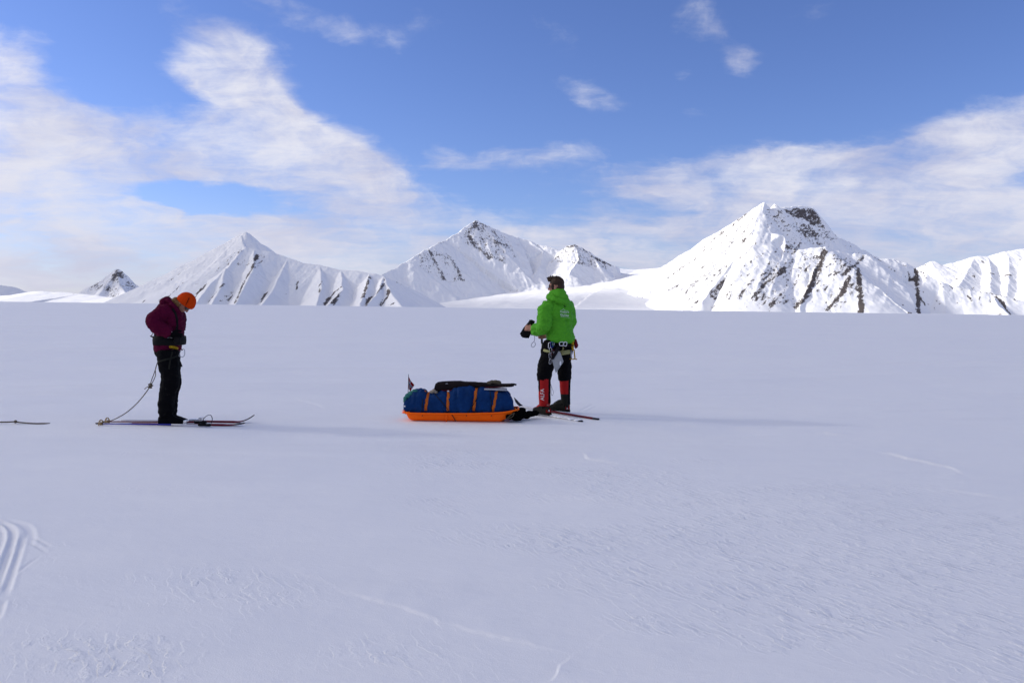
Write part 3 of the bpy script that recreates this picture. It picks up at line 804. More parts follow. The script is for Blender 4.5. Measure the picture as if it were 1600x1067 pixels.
def tube(bm, pts, rad, n=10, flat=1.0, closed=False, up=None):
    pts = [Vector(p) for p in pts]
    m = len(pts)
    rad = [rad] * m if isinstance(rad, (int, float)) else rad
    T = []
    for i in range(m):
        if closed: t = pts[(i + 1) % m] - pts[i - 1]
        else: t = pts[min(i + 1, m - 1)] - pts[max(i - 1, 0)]
        T.append(t.normalized() if t.length > 1e-9 else Vector((0, 0, 1)))
    a, b = _frame(T[0])
    if up is not None:
        b = (Vector(up) - T[0] * T[0].dot(Vector(up))).normalized(); a = T[0].cross(b)
    rings = []
    for i in range(m):
        a = (a - T[i] * a.dot(T[i])).normalized(); b = T[i].cross(a).normalized()
        rings.append((pts[i], a * rad[i], b * rad[i] * flat))
    if closed:
        rings.append(rings[0])
        return loft(bm, rings, n, cap=False)
    return loft(bm, rings, n)


def ball(bm, c, ax, ay, az, seg=16, rg=10):
    """ellipsoid with half-axis vectors"""
    c = Vector(c); ax, ay, az = Vector(ax), Vector(ay), Vector(az)
    rings = []
    for i in range(1, rg):
        t = -math.pi / 2 + math.pi * i / rg
        rings.append((c + az * math.sin(t), ax * math.cos(t), ay * math.cos(t)))
    rings = [(c - az * .995, ax * .02, ay * .02)] + rings + [(c + az * .995, ax * .02, ay * .02)]
    loft(bm, rings, seg)


def sphere(bm, c, r, **k):
    ball(bm, c, (r, 0, 0), (0, r, 0), (0, 0, r), **k)


def box(bm, c, ax, ay, az):
    c, ax, ay, az = map(Vector, (c, ax, ay, az))
    v = [bm.verts.new(c + ax * x + ay * y + az * z) for x in (-1, 1) for y in (-1, 1) for z in (-1, 1)]
    for f in ((0, 1, 3, 2), (4, 6, 7, 5), (0, 4, 5, 1), (2, 3, 7, 6), (0, 2, 6, 4), (1, 5, 7, 3)):
        bm.faces.new([v[i] for i in f])


def pinv(parent):
    return Matrix.Translation(-parent.location) if parent is not None and parent.type == 'EMPTY' else Matrix.Identity(4)


def put(name, me, mats, parent=None, smooth=True):
    o = bpy.data.objects.new(name, me); COL.objects.link(o)
    for m in (mats if isinstance(mats, (list, tuple)) else [mats]): me.materials.append(m)
    if smooth and len(me.polygons): me.polygons.foreach_set('use_smooth', np.ones(len(me.polygons), bool))
    if parent is not None:
        o.parent = parent; o.matrix_parent_inverse = pinv(parent)
    return o


def build(name, bm, mats, parent=None, smooth=True, bevel=0):
    bmesh.ops.recalc_face_normals(bm, faces=bm.faces)
    if bevel:
        bmesh.ops.bevel(bm, geom=bm.edges[:], offset=bevel, segments=2, affect='EDGES')
    me = bpy.data.meshes.new(name); bm.to_mesh(me); bm.free()
    return put(name, me, mats, parent, smooth)


def wrinkle(me, layers):
    n = len(me.vertices)
    co = np.empty(n * 3, np.float32); me.vertices.foreach_get('co', co); co = co.reshape(-1, 3).astype(float)
    no = np.empty(n * 3, np.float32); me.vertices.foreach_get('normal', no); no = no.reshape(-1, 3)
    d = np.zeros(n)
    for amp, sc, seed, kind in layers:
        q = co * np.array(sc)
        w = np.stack([vn3(q * .7 + 31, seed + 5), vn3(q * .7 + 57, seed + 6), vn3(q * .7 + 83, seed + 7)], -1)
        v = vn3(q + w * 1.2, seed) * .65 + vn3(q * 2.1 + w, seed + 1) * .35
        if kind == 'ridge': v = 1 - np.abs(v - .5) * 4
        else: v = v * 2 - 1
        d += amp * v
    co += no * d[:, None]
    me.vertices.foreach_set('co', co.astype(np.float32).ravel()); me.update()


def fuse(name, bm, mats, parent=None, voxel=.008, it=4, layers=()):
    """melt overlapping solids into one continuous skin"""
    bmesh.ops.recalc_face_normals(bm, faces=bm.faces)
    me = bpy.data.meshes.new('tmp'); bm.to_mesh(me); bm.free()
    o = bpy.data.objects.new('tmp', me); COL.objects.link(o)
    r = o.modifiers.new('r', 'REMESH'); r.mode = 'VOXEL'; r.voxel_size = voxel; r.adaptivity = 0
    if it:
        s = o.modifiers.new('s', 'SMOOTH'); s.factor = .5; s.iterations = it
    dg = bpy.context.evaluated_depsgraph_get()
    e = o.evaluated_get(dg)
    new = bpy.data.meshes.new_from_object(e)
    bpy.data.objects.remove(o); bpy.data.meshes.remove(me)
    new.name = name
    new.materials.clear()
    if layers: wrinkle(new, layers)
    return put(name, new, mats, parent)


def bvh_of(*objs):
    vs, fs = [], []
    for o in objs:
        b = len(vs)
        vs += [v.co.copy() for v in o.data.vertices]
        fs += [[i + b for i in p.vertices] for p in o.data.polygons]
    return BVHTree.FromPolygons(vs, fs)


def drape(bvh, px, py, off=.004, default=None):
    """point on a garment's near side, raised by off along its normal"""
    d = ray(px, py).normalized()
    h, n, _, _ = bvh.ray_cast(CAM, d)
    if h is None:
        return default
    if n.dot(d) > 0: n = -n
    return h + n * off


def draped(bvh, pts, off=.004, sub=6):
    out = []; last = None
    for a, b in zip(pts[:-1], pts[1:]):
        for k in range(sub):
            t = k / sub
            p = drape(bvh, a[0] + (b[0] - a[0]) * t, a[1] + (b[1] - a[1]) * t, off)
            if p is not None: out.append(p)
    p = drape(bvh, *pts[-1], off)
    if p is not None: out.append(p)
    return out


def smooth_line(pts, n=8):
    """Catmull-Rom through points"""
    pts = [Vector(p) for p in pts]; out = []
    for i in range(len(pts) - 1):
        p0, p1, p2, p3 = pts[max(i - 1, 0)], pts[i], pts[i + 1], pts[min(i + 2, len(pts) - 1)]
        for k in range(n):
            t = k / n
            out.append(.5 * ((2 * p1) + (p2 - p0) * t + (2 * p0 - 5 * p1 + 4 * p2 - p3) * t * t + (3 * p1 - p0 - 3 * p2 + p3) * t ** 3))
    out.append(pts[-1])
    return out


def lettering(name, words, place, mat, parent, align='LEFT'):
    """flat letters bent onto a surface; place(u, v) gives the point for a spot of the unit-high line"""
    cu = bpy.data.curves.new('t', 'FONT'); cu.body = words; cu.size = 1.0; cu.align_x = align; cu.resolution_u = 3
    o = bpy.data.objects.new('t', cu); COL.objects.link(o)
    me = bpy.data.meshes.new_from_object(o.evaluated_get(bpy.context.evaluated_depsgraph_get()))
    bpy.data.objects.remove(o); bpy.data.curves.remove(cu)
    bm = bmesh.new(); bm.from_mesh(me); bpy.data.meshes.remove(me)
    bmesh.ops.triangulate(bm, faces=bm.faces)
    bmesh.ops.subdivide_edges(bm, edges=[e for e in bm.edges if e.calc_length() > .3], cuts=1)
    bad = []
    for v in bm.verts:
        p = place(v.co.x, v.co.y)
        if p is None: bad.append(v)
        else: v.co = p
    bmesh.ops.delete(bm, geom=bad, context='VERTS')
    me = bpy.data.meshes.new(name); bm.to_mesh(me); bm.free()
    return put(name, me, mat, parent, smooth=False)


def hand(bm, wrist, D, N, T, s=1.0, curl=(25, 35, 25), fat=0.0, thumb=25, spread=.08):
    """palm, four jointed fingers of unequal length and a thumb from the side of the palm"""
    wrist, D, N, T = Vector(wrist), Vector(D).normalized(), Vector(N), Vector(T)
    T = (T - D * T.dot(D)).normalized(); N = (N - D * N.dot(D) - T * N.dot(T)).normalized()
    rings = []
    for t, hw, ht in ((-.02, .026, .021), (0, .028, .021), (.03, .036, .020), (.065, .042, .017), (.092, .040, .013)):
        rings.append((wrist + D * t * s, T * (hw * s + fat), N * (ht * s + fat)))
    loft(bm, rings, 12, power=2.6)
    for off, L, r in ((.031, .072, .0088), (.0105, .081, .0092), (-.0105, .075, .0088), (-.031, .060, .0078)):
        p = wrist + D * .086 * s + T * off * s
        d = (D + T * off * spread * 30 * .4).normalized()
        pts, rad = [p], [r * s + fat]
        ang = 0
        for k, (fr, c) in enumerate(zip((.45, .31, .24), curl)):
            ang += R(c)
            dd = (d * math.cos(ang) + N * math.sin(ang)).normalized()
            pts.append(pts[-1] + dd * L * fr * s); rad.append((r * (.93 - .1 * k)) * s + fat)
        pts.append(pts[-1] + (pts[-1] - pts[-2]).normalized() * .004); rad.append(rad[-1] * .6)
        tube(bm, pts, rad, 8)
        for q, rr in zip(pts[1:-1], rad[1:-1]): sphere(bm, q, rr * 1.02, seg=8, rg=6)
    c = R(thumb)
    p0 = wrist + D * .022 * s + T * .026 * s
    p1 = p0 + (D * .62 + T * .62 + N * .35).normalized() * .042 * s
    p2 = p1 + (D * .85 + T * .25 + N * .35 * (1 + c)).normalized() * .032 * s
    p3 = p2 + (D * .85 + N * .5 * (1 + c)).normalized() * .026 * s
    tube(bm, [p0, p1, p2, p3], [.015 * s + fat, .0115 * s + fat, .0105 * s + fat, .008 * s + fat], 8)
    for q, rr in ((p1, .0115), (p2, .0105), (p3, .008)): sphere(bm, q, rr * s + fat, seg=8, rg=6)


def head_shape(bm, C, F, U, s=1.0):
    F, U = F.normalized(), U.normalized(); S = F.cross(U)      # S: the person's right

    def at(f, u, r=0.0): return C + (F * f + U * u + S * r) * s

    def ell(f, u, r, a, b, c): ball(bm, at(f, u, r), F * a * s, S * b * s, U * c * s)
    ell(-.005, .03, 0, .097, .078, .095)
    ell(.03, -.045, 0, .062, .060, .080)
    ell(.066, -.098, 0, .024, .026, .022)                       # chin
    ell(.078, .022, 0, .020, .056, .014)                        # brow
    ell(.066, -.022, .036, .022, .022, .020); ell(.066, -.022, -.036, .022, .022, .020)   # cheekbones
    tube(bm, [at(.088, .008), at(.104, -.018), at(.112, -.034), at(.092, -.042)], [.009 * s, .012 * s, .0145 * s, .010 * s], 8)
    ell(.086, -.064, 0, .010, .023, .0065); ell(.084, -.076, 0, .010, .020, .007)          # lips
    for q in (1, -1):
        ell(-.008, -.018, .077 * q, .019, .009, .031)           # ears
    tube(bm, [at(-.02, -.05), at(-.045, -.11), at(-.06, -.16)], [.055 * s, .056 * s, .062 * s], 12)
    return at, S


def glasses(parent, C, F, U, s, mat_l, mat_f, mirror=None):
    F, U = F.normalized(), U.normalized(); S = F.cross(U)
    bm = bmesh.new()
    for q in (1, -1):
        rings = []
        for k, (dr, hh) in enumerate(((.008, .014), (.018, .021), (.034, .023), (.052, .021), (.066, .014))):
            f = .101 - dr * dr * 6.5
            c = C + (F * f + U * .0 + S * dr * q) * s
            rings.append((c, U * hh * s, F * .004 * s))
        loft(bm, rings, 10)
    g = build('sunglasses', bm, mat_l, parent)
    for q in (1, -1):
        bm = bmesh.new()
        tube(bm, [C + (F * .076 + U * .006 + S * .067 * q) * s, C + (F * .04 + U * .004 + S * .081 * q) * s, C + (F * -.012 + U * -.002 + S * .083 * q) * s], .0035 * s, 6)
        build('temple', bm, mat_f, g)
    bm = bmesh.new()
    tube(bm, [C + (F * .103 + U * .006 + S * .01) * s, C + (F * .105 + U * .008) * s, C + (F * .103 + U * .006 - S * .01) * s], .003 * s, 6)
    build('bridge', bm, mat_f, g)
    return g


def eyes(parent, C, F, U, s, mat):
    S = F.cross(U)
    for q in (1, -1):
        bm = bmesh.new(); sphere(bm, C + (F * .080 - U * .001 + S * .031 * q) * s, .0115 * s, seg=10, rg=8)
        build('eye', bm, mat, parent)


# ================================================================== materials of the things
def materials():
    M = {}
    M['skin'] = plain('skin', (.36, .17, .11), .55, 0, .3, .12)
    M['maroon'] = fabric('maroon_shell', (.072, .003, .020), .3, 9, .75, .04)
    M['green'] = fabric('green_shell', (.074, .32, .018), .2, 9, .65, .10)
    M['black'] = fabric('black_cloth', (.0030, .0028, .0035), .4, 14, .8, .06)
    M['dark'] = fabric('charcoal_cloth', (.009, .008, .009), .35, 20, .8, .08)
    M['webbing'] = fabric('black_webbing', (.006, .006, .006), .3, 60, .75, .1)
    M['hat'] = fabric('orange_knit', (.52, .042, .003), .25, 70, .9, .05, .5, .004)
    M['hatmark'] = fabric('dark_stitching', (.03, .005, .005), .3, 60, .85, .05)
    M['hair_b'] = fabric('brown_hair', (.035, .018, .009), .5, 90, .6, .2, .8, .004)
    M['hair_f'] = fabric('fair_hair', (.17, .09, .03), .4, 90, .6, .2, .8, .004)
    M['red'] = fabric('red_gaiter', (.33, .008, .008), .2, 16, .6, .12)
    M['white'] = plain('white_paint', (.72, .72, .72), .5)
    M['lens'] = plain('dark_lens', (.008, .008, .010), .15, 0, .6)
    M['eye'] = plain('eye_white', (.6, .58, .55), .2)
    M['orange'] = plain('orange_plastic', (.98, .135, .002), .45, 0, .12, .07)
    M['bag'] = fabric('blue_bag_cloth', (.003, .027, .105), .45, 7, .7, .08, .5, .008)
    M['strap'] = fabric('orange_webbing', (.50, .12, .018), .15, 60, .75, .1)
    M['brown'] = fabric('dark_brown_case', (.010, .006, .006), .35, 18, .7, .10)
    M['khaki'] = fabric('khaki_wool', (.075, .063, .042), .3, 50, .9, .05, .6, .006)
    M['beige'] = fabric('beige_cloth', (.26, .22, .17), .2, 30, .85, .1)
    M['teal'] = fabric('teal_cloth', (.035, .15, .125), .4, 25, .8, .1)
    M['foam'] = plain('grey_foam', (.34, .35, .38), .8, 0, .1)
    M['yellow'] = fabric('yellow_webbing', (.40, .24, .01), .2, 60, .75, .1)
    M['lime'] = fabric('pale_green_webbing', (.36, .35, .15), .12, 40, .8, .1)
    M['steel'] = plain('brushed_steel', (.42, .42, .44), .35, .9)
    M['silver'] = plain('silver_alloy', (.72, .72, .74), .28, .9)
    M['rope'] = fabric('grey_tan_rope', (.12, .095, .065), .35, 160, .85, .1)
    M['cord'] = plain('black_cord', (.010, .010, .011), .6, 0, .15)
    M['ski_red'] = plain('red_ski_face', (.13, .006, .014), .5, 0, .12)
    M['ski_white'] = plain('white_ski_face', (.60, .60, .63), .4, 0, .3)
    M['ski_black'] = plain('black_ski_face', (.014, .012, .016), .45, 0, .2)
    M['blue'] = plain('blue_pole_paint', (.028, .035, .30), .4, 0, .25)
    M['basket'] = plain('tan_plastic', (.36, .24, .10), .5, 0, .2)
    M['rubber'] = plain('black_rubber', (.006, .006, .006), .7, 0, .12)
    M['olive'] = fabric('dark_olive_leather', (.013, .013, .010), .35, 24, .7, .1)
    M['pouch'] = fabric('grey_plate', (.30, .31, .31), .18, 25, .6, .2)
    M['flag_r'] = fabric('flag_red', (.28, .006, .014), .12, 20, .8, .1)
    M['flag_b'] = fabric('flag_blue', (.006, .012, .07), .12, 20, .8, .1)
    M['flag_w'] = fabric('flag_white', (.60, .60, .64), .08, 20, .8, .1)
    M['fur'] = fabric('black_plush', (.0022, .002, .0022), .4, 60, .95, .02, .8, .01)
    M['crimson'] = fabric('crimson_case', (.12, .004, .014), .3, 30, .65, .12)
    return M


# ================================================================== the person in maroon
def build_woman(M):
    Y0 = G(265, 661).y
    k = Y0 / FPX

    def W(px, py, dy=0.0): return P(px, py, Y0 + dy)

    base = G(262, 661)
    root = empty('person', base, 'person in maroon hooded jacket and orange hat looking down, standing on skis', 'person')
    X, Yv, Z = Vector((1, 0, 0)), Vector((0, 1, 0)), Vector((0, 0, 1))
    F = Vector((.52, 0, -.854)); U = Vector((.854, 0, .52))
    C = W(288.3, 472.6)
    hs = .95
    # one continuous body
    bm = bmesh.new()
    head_shape(bm, C, F, U, hs)
    tube(bm, [W(278, 474), W(271, 480), W(267, 488)], [.052, .056, .07], 12)
    loft(bm, [(W(262, 549), X * .10, Yv * .14), (W(263, 530), X * .115, Yv * .14), (W(266, 505), X * .11, Yv * .14), (W(266, 487), X * .08, Yv * .15), (W(267, 480), X * .05, Yv * .07)], 16)
    for q, e in ((-1, (240.5, 503)), (1, (247, 506))):
        tube(bm, [W(259, 486, .13 * q), W(*e, .24 * q), W(266 if q < 0 else 271, 521.5, .20 * q)], [.05, .042, .034], 10)
    hand(bm, W(266.5, 521.5, -.205), (.93, .2, -.3), (.1, 1, -.1), (.2, 0, 1), .93, (30, 40, 30))
    hand(bm, W(271, 521.5, .18), (.85, -.4, -.2), (.1, -1, -.1), (.2, 0, 1), .93, (35, 40, 30))
    for q in (-1, 1):
        x = 0 if q < 0 else 4
        tube(bm, [W(261 + x, 546, .085 * q), W(264 + x, 598, .10 * q), W(260 + x, 646, .13 * q)], [.085, .06, .05], 10)
        tube(bm, [W(258 + x, 652, .13 * q), W(275 + x, 656, .13 * q)], [.04, .035], 10)
    body = fuse('body', bm, M['skin'], root, .0055, 3)
    eyes(body, C, F, U, hs, M['eye'])
    glasses(root, C, F, U, hs, M['lens'], M['cord'])
    # hair: a short tail between hood and hat
    bm = bmesh.new(); S = F.cross(U)
    ball(bm, C + F * -.06 + U * -.075, F * .05, S * .075, U * .05)
    ball(bm, C + F * -.015 + U * -.06 + S * .068, F * .035, S * .014, U * .05)
    ball(bm, C + F * -.015 + U * -.06 - S * .068, F * .035, S * .014, U * .05)
    fuse('hair', bm, M['hair_f'], root, .006, 3, [(.004, (60, 60, 25), 3, 'ridge')])
    # knit hat
    bm = bmesh.new()
    n = (U - F * .36).normalized(); f2 = (F - n * F.dot(n)).normalized(); s2 = n.cross(f2)
    hc = C + U * .030 + F * .000
    rings = []
    for i, a in enumerate([-24, -23, -14, -4, 8, 18, 28, 38, 48, 58, 68, 78, 86]):
        fold = 1.05 if 0 < i < 4 else (1.0 if i else .9)
        ca, sa = math.cos(R(a)) * fold, math.sin(R(a))
        rings.append((hc + n * .106 * sa, f2 * .110 * ca, s2 * .097 * ca))
    loft(bm, rings, 28)
    hat = fuse('hat', bm, M['hat'], root, .005, 3, [(.0015, (70, 70, 70), 9, 'n')])
    hb = bvh_of(hat)
    bm = bmesh.new()
    for a, b, c in (((295.5, 465.5), (294.6, 468), .006), ((294.6, 468.3), (292.6, 471), .008), ((293.8, 471.4), (291.6, 473.4), .0075), ((292.2, 473.6), (290.2, 476.4), .007)):
        pts = draped(hb, [a, b], .002, 4)
        if len(pts) > 1: tube(bm, pts, c, 6, .35)
    build('stitched_mark', bm, M['hatmark'], hat)
    # jacket
    bm = bmesh.new()
    rings = [(547.5, 261, 16.2, .175), (541, 262.5, 17.6, .18), (532, 263.5, 19.2, .18), (522, 264.8, 19.0, .18), (510, 266.5, 18.6, .185),
             (500, 267.6, 18.6, .195), (491, 267.2, 17.4, .20), (484, 266, 14.5, .175), (478, 266.5, 10.5, .12), (474, 267.5, 8, .085)]
    loft(bm, [(W(c, y), X * a * k, Yv * b) for y, c, a, b in rings], 24, power=2.2)
    tube(bm, smooth_line([W(261, 486, -.13), W(249, 493, -.20), W(240.5, 502.5, -.25), W(250, 513, -.25), W(265.5, 520.5, -.21)], 4), [.088] + [.086] * 4 + [.080] * 4 + [.074] * 4 + [.066] * 3 + [.056], 14)
    tube(bm, smooth_line([W(263, 486, .13), W(252, 496, .2), W(247, 505, .25), W(258, 514, .23), W(270, 521, .18)], 4), [.085] * 9 + [.07] * 7 + [.056], 14)
    # hood, thrown back but standing up
    ball(bm, W(259.8, 473), X * 6.2 * k, Yv * .11, Z * 8.3 * k)
    ball(bm, W(255.8, 480.5), X * 7.2 * k, Yv * .13, Z * 6 * k)
    ball(bm, W(266.5, 480), X * 10.5 * k, Yv * .115, Z * 9 * k)
    ball(bm, W(275, 487), X * 7.5 * k, Yv * .10, Z * 7.5 * k)
    tube(bm, smooth_line([W(258.5, 466, -.05), W(265, 472, -.10), W(273, 481, -.105), W(279.5, 490, -.075)], 5), .022, 8)
    tube(bm, smooth_line([W(258.5, 466, .05), W(265, 472, .10), W(273, 481, .105), W(279.5, 490, .075)], 5), .022, 8)
    jacket = fuse('jacket', bm, M['maroon'], root, .0085, 3, [(.011, (6, 6, 12), 21, 'ridge'), (.009, (18, 18, 26), 22, 'ridge')])
    # trousers
    bm = bmesh.new()
    ball(bm, W(261.3, 549), X * 17 * k, Yv * .18, Z * .10)
    for q, x in ((-1, 0), (1, 4.5)):
        tube(bm, smooth_line([W(261.5 + x * .5, 548, .085 * q), W(263.5 + x * .6, 572, .095 * q), W(266.5 + x * .6, 594, .10 * q), W(262.5 + x, 609, .11 * q), W(260 + x, 628, .12 * q), W(260.5 + x * 1.1, 645, .13 * q)], 4),
             [.125 - .0040 * i for i in range(8)] + [.098, .099, .097, .094, .090, .087, .086, .088, .091, .092, .090, .088, .089][:13], 16)
        ball(bm, W(273 + x * .8, 594, .10 * q), X * .035, Yv * .06, Z * .075)
    trs = fuse('trousers', bm, M['black'], root, .0085, 2, [(.008, (11, 11, 14), 41, 'ridge'), (.004, (25, 25, 30), 42, 'n')])
    tb = bvh_of(trs)
    # boots
    for q, x, yy in ((-1, 0, 0), (1, 6.5, -1.2)):
        bm = bmesh.new()
        dy = .13 * q
        tube(bm, [W(259.5 + x, 641 + yy, dy), W(259 + x, 650 + yy, dy)], [.085, .074], 14)
        hz = W(259 + x, 656.5 + yy, dy)
        rings = [(hz + X * t * .27 + Z * dz, Yv * hw, Z * hh) for t, dz, hw, hh in ((-.30, -.005, .030, .045), (-.18, .005, .043, .062), (.05, .010, .046, .066), (.3, .0, .046, .056), (.52, -.012, .049, .044), (.72, -.02, .044, .034), (.80, -.025, .03, .024))]
        loft(bm, rings, 16, power=2.6)
        b = fuse('boot', bm, M['black' if q < 0 else 'dark'], root, .007, 2, [(.003, (30, 30, 30), 51, 'n')])
        bm = bmesh.new()
        zb = hz.z - .055
        loft(bm, [(Vector((hz.x + t * .27, hz.y, zb)), Yv * hw, Z * .012) for t, hw in ((-.33, .02), (-.30, .035), (.1, .042), (.5, .05), (.78, .042), (.86, .02))], 12, power=4)
        build('sole', bm, M['rubber'], b)
    # gloves
    for q, wp, D, N in ((-1, W(266.5, 521.5, -.205), (.93, .2, -.3), (.1, 1, -.1)), (1, W(271, 521.5, .18), (.85, -.4, -.2), (.1, -1, -.1))):
        bm = bmesh.new()
        hand(bm, wp, D, N, (.2, 0, 1), .95, (30, 40, 30), .0045)
        D = Vector(D).normalized()
        tube(bm, [wp - D * .035, wp + D * .02], [.044, .042], 12)
        fuse('glove', bm, M['black'], root, .005, 2)
    # padded hip belt of the pulling harness
    bm = bmesh.new()
    prof = [(0, -7.2), (4, -6.5), (5, 0), (4, 6.5), (0, 7.2)]
    rows = []
    nseg = 40
    for i in range(nseg):
        t = 2 * math.pi * i / nseg
        ct, st = math.cos(t), math.sin(t)
        r = []
        for o_, h in prof:
            a, b = (20.0 + o_ * .5) * k, .188 + o_ * .5 * k
            r.append(bm.verts.new(W(265, 531.6 - h) + X * a * math.copysign(abs(ct) ** .8, ct) + Yv * b * math.copysign(abs(st) ** .8, st)))
        rows.append(r)
    for i in range(nseg):
        p, q = rows[i], rows[(i + 1) % nseg]
        for j in range(len(prof)): 
            j2 = (j + 1) % len(prof)
            bm.faces.new((p[j], q[j], q[j2], p[j2]))
    belt = build('hip_belt', bm, M['webbing'], root)
    bb = bvh_of(belt, jacket)
    for pts, r, nm, mt in (([(271, 527), (277, 525.5), (283, 527)], .006, 'belt_strap', 'webbing'),):
        bm = bmesh.new(); tube(bm, draped(bb, pts, .004), r, 6, .5); build(nm, bm, M[mt], belt)
    bm = bmesh.new()
    box(bm, W(277, 532, -.215), X * .035, Yv * .02, Z * .04)
    build('pocket', bm, M['dark'], belt, bevel=.008)
    bm = bmesh.new()
    tube(bm, smooth_line(draped(bb, [(267.5, 518), (272, 522), (275, 520)], .01, 2), 4), .0035, 6)
    tube(bm, smooth_line(draped(bb, [(262, 526), (268, 528), (271, 525), (274, 529)], .014, 2), 4), .0035, 6)
    tube(bm, smooth_line(draped(bb, [(271, 533), (274.5, 528), (276, 532), (273, 537)], .014, 2), 4), .0035, 6)
    build('lace', bm, M['steel'], belt)
    # shoulder strap of the harness
    jb = bvh_of(jacket)
    bm = bmesh.new()
    pts = draped(jb, [(268.5, 483), (272.5, 489), (275.5, 498), (276, 510), (274, 522)], .003, 5)
    tube(bm, pts, .019, 8, .25, up=(0, -1, 0)); build('shoulder_strap', bm, M['dark'], root)
    # sit harness: leg loops, yellow buckle strap
    allb = bvh_of(trs, jacket)
    bm = bmesh.new(); tube(bm, draped(allb, [(264, 540.5), (270, 541.5), (277, 544)], .010, 4), [.008] + [.020] * 7 + [.016], 8, .3, up=(0, -1, 0)) if len(draped(allb, [(264, 540.5), (270, 541.5), (277, 544)], .010, 4)) == 9 else None
    if len(bm.verts): build('yellow_strap', bm, M['yellow'], root)
    else: bm.free()
    for pts in ([(247, 566), (258, 562), (270, 559), (277, 555)], [(269, 549), (266, 562), (264, 577)]):
        bm = bmesh.new(); L = draped(tb, pts, .004, 6)
        if len(L) > 2: tube(bm, L, .011, 8, .3, up=(0, -1, 0)); build('leg_loop', bm, M['olive'], root)
    bm = bmesh.new(); tube(bm, [W(278.5, 559, -.12), W(281.5, 566, -.13), W(283.8, 573, -.13)], [.012, .014, .016], 8, .4); build('strap_end', bm, M['webbing'], root)

    # --- things she carries
    def loopish(name, pts, r, mat, label, cat, group=None, parent=None):
        bm = bmesh.new(); tube(bm, smooth_line(pts + [pts[0]], 5)[:-1], r, 6, closed=True)
        o = build(name, bm, mat, parent)
        if label: tag(o, label, cat, group)
        return o
    loopish('carabiner', [W(279.5, 556, -.10), W(283, 547.5, -.10), W(288, 546, -.10), W(288.5, 554, -.10), W(286, 557.5, -.10), W(282, 557.5, -.10)], .0042, M['steel'],
            'steel carabiner hanging in front of the waist of the person in maroon', 'carabiner')
    bm = bmesh.new(); tube(bm, [W(277.5, 541.5, -.12), W(282.5, 544.5, -.12), W(285.2, 547, -.105)], [.012, .014, .009], 8, .5)
    tag(build('sling', bm, M['crimson']), 'short red sling between the hip belt and the hanging carabiner', 'sling')
    loopish('clip', [W(247.5, 562, -.16), W(251, 559.6, -.165), W(255.5, 560.5, -.165), W(255.5, 563, -.165), W(252, 566.5, -.165), W(248.5, 566.5, -.16)], .0055, M['yellow'],
            'yellow clip on the hip where the grey tow rope is tied', 'clip')
    # small T-handled tool stuck behind the belt
    e = empty('ice_tool', W(241, 520, -.12), 'thin metal ice tool tucked behind the back of the black hip belt', 'ice tool')
    bm = bmesh.new(); tube(bm, [W(241.6, 513, -.13), W(238.5, 521, -.12), W(236, 526, -.11)], .006, 8); build('shaft', bm, M['steel'], e)
    bm = bmesh.new(); tube(bm, [W(234.6, 525, -.11), W(239, 526.6, -.12), W(245, 527, -.14)], [.006, .009, .007], 8); build('tool_head', bm, M['cord'], e)
    bm = bmesh.new(); tube(bm, [W(244.6, 515, -.14), W(242.8, 521, -.14), W(242.5, 526, -.14)], .009, 8); build('tool_handle', bm, M['cord'], e)
    # tow rope
    ground = [G(150, 661.2, .004), G(160, 660.3, .006)]
    rp = [W(247, 564, -.165), W(244.5, 571, -.17), W(242.6, 578, -.17)]
    knot = W(234.6, 603, -.14)
    r_ = empty('rope', knot, 'grey rope with a knot hanging from the hip of the person in maroon', 'rope')
    bm = bmesh.new()
    tube(bm, smooth_line(rp, 5), .0055, 6)
    for sx in (-1.6, 1.6):
        tube(bm, smooth_line([W(242.6, 578, -.17), W(241.4 + sx, 586, -.165), W(238 + sx, 595, -.15), knot], 5), .0045, 6)
    low = [knot, W(231, 609, -.13), W(222, 621, -.1), W(210, 634, -.06), W(196, 645.5, -.02), W(182, 653.5, 0)]
    low += [G(172, 657.5, .01), G(160, 660, .006), G(149, 661, .004)]
    tube(bm, smooth_line(low, 6), .0055, 6)
    build('strand', bm, M['rope'], r_)
    bm = bmesh.new()
    for i in range(4):
        a = i * 1.1
        c = knot + Vector((math.sin(a) * .006, 0, .018 - i * .012))
        tube(bm, [c + Vector((math.cos(t) * .018, math.sin(t) * .014, math.sin(t + a) * .008)) for t in np.linspace(0, 2 * math.pi, 11)[:-1]], .0062, 6, closed=True)
    tube(bm, [knot, knot + Vector((.03, -.01, .004)), knot + Vector((.042, -.01, .008))], .005, 6)
    tube(bm, smooth_line([knot, knot + Vector((-.03, -.01, -.012)), knot + Vector((-.062, -.01, -.036))], 4), .0048, 6)
    build('knot', bm, M['rope'], r_)
    # rope further left, half sunk in the snow
    e = empty('rope', G(24, 659, 0), 'dark tow line with a knot lying on the snow at the left edge', 'rope')
    bm = bmesh.new(); tube(bm, smooth_line([G(-60, 659.4, .012), G(4, 659.3, .012), G(23, 658.8, .016), G(31, 659.8, .010), G(44, 661, .007), G(57, 661.6, .003), G(64, 661.5, .004), G(69, 661.5, .003), G(78, 661.6, -.006)], 5), .008, 8)
    build('strand', bm, M['rope'], e)
    bm = bmesh.new(); ball(bm, G(24.3, 658.6, .022), (.018, 0, 0), (0, .018, 0), (0, 0, .02)); tube(bm, [G(24, 658, .03), G(26, 657.6, .038)], .007, 6); fuse('knot', bm, M['rope'], e, .004, 2)

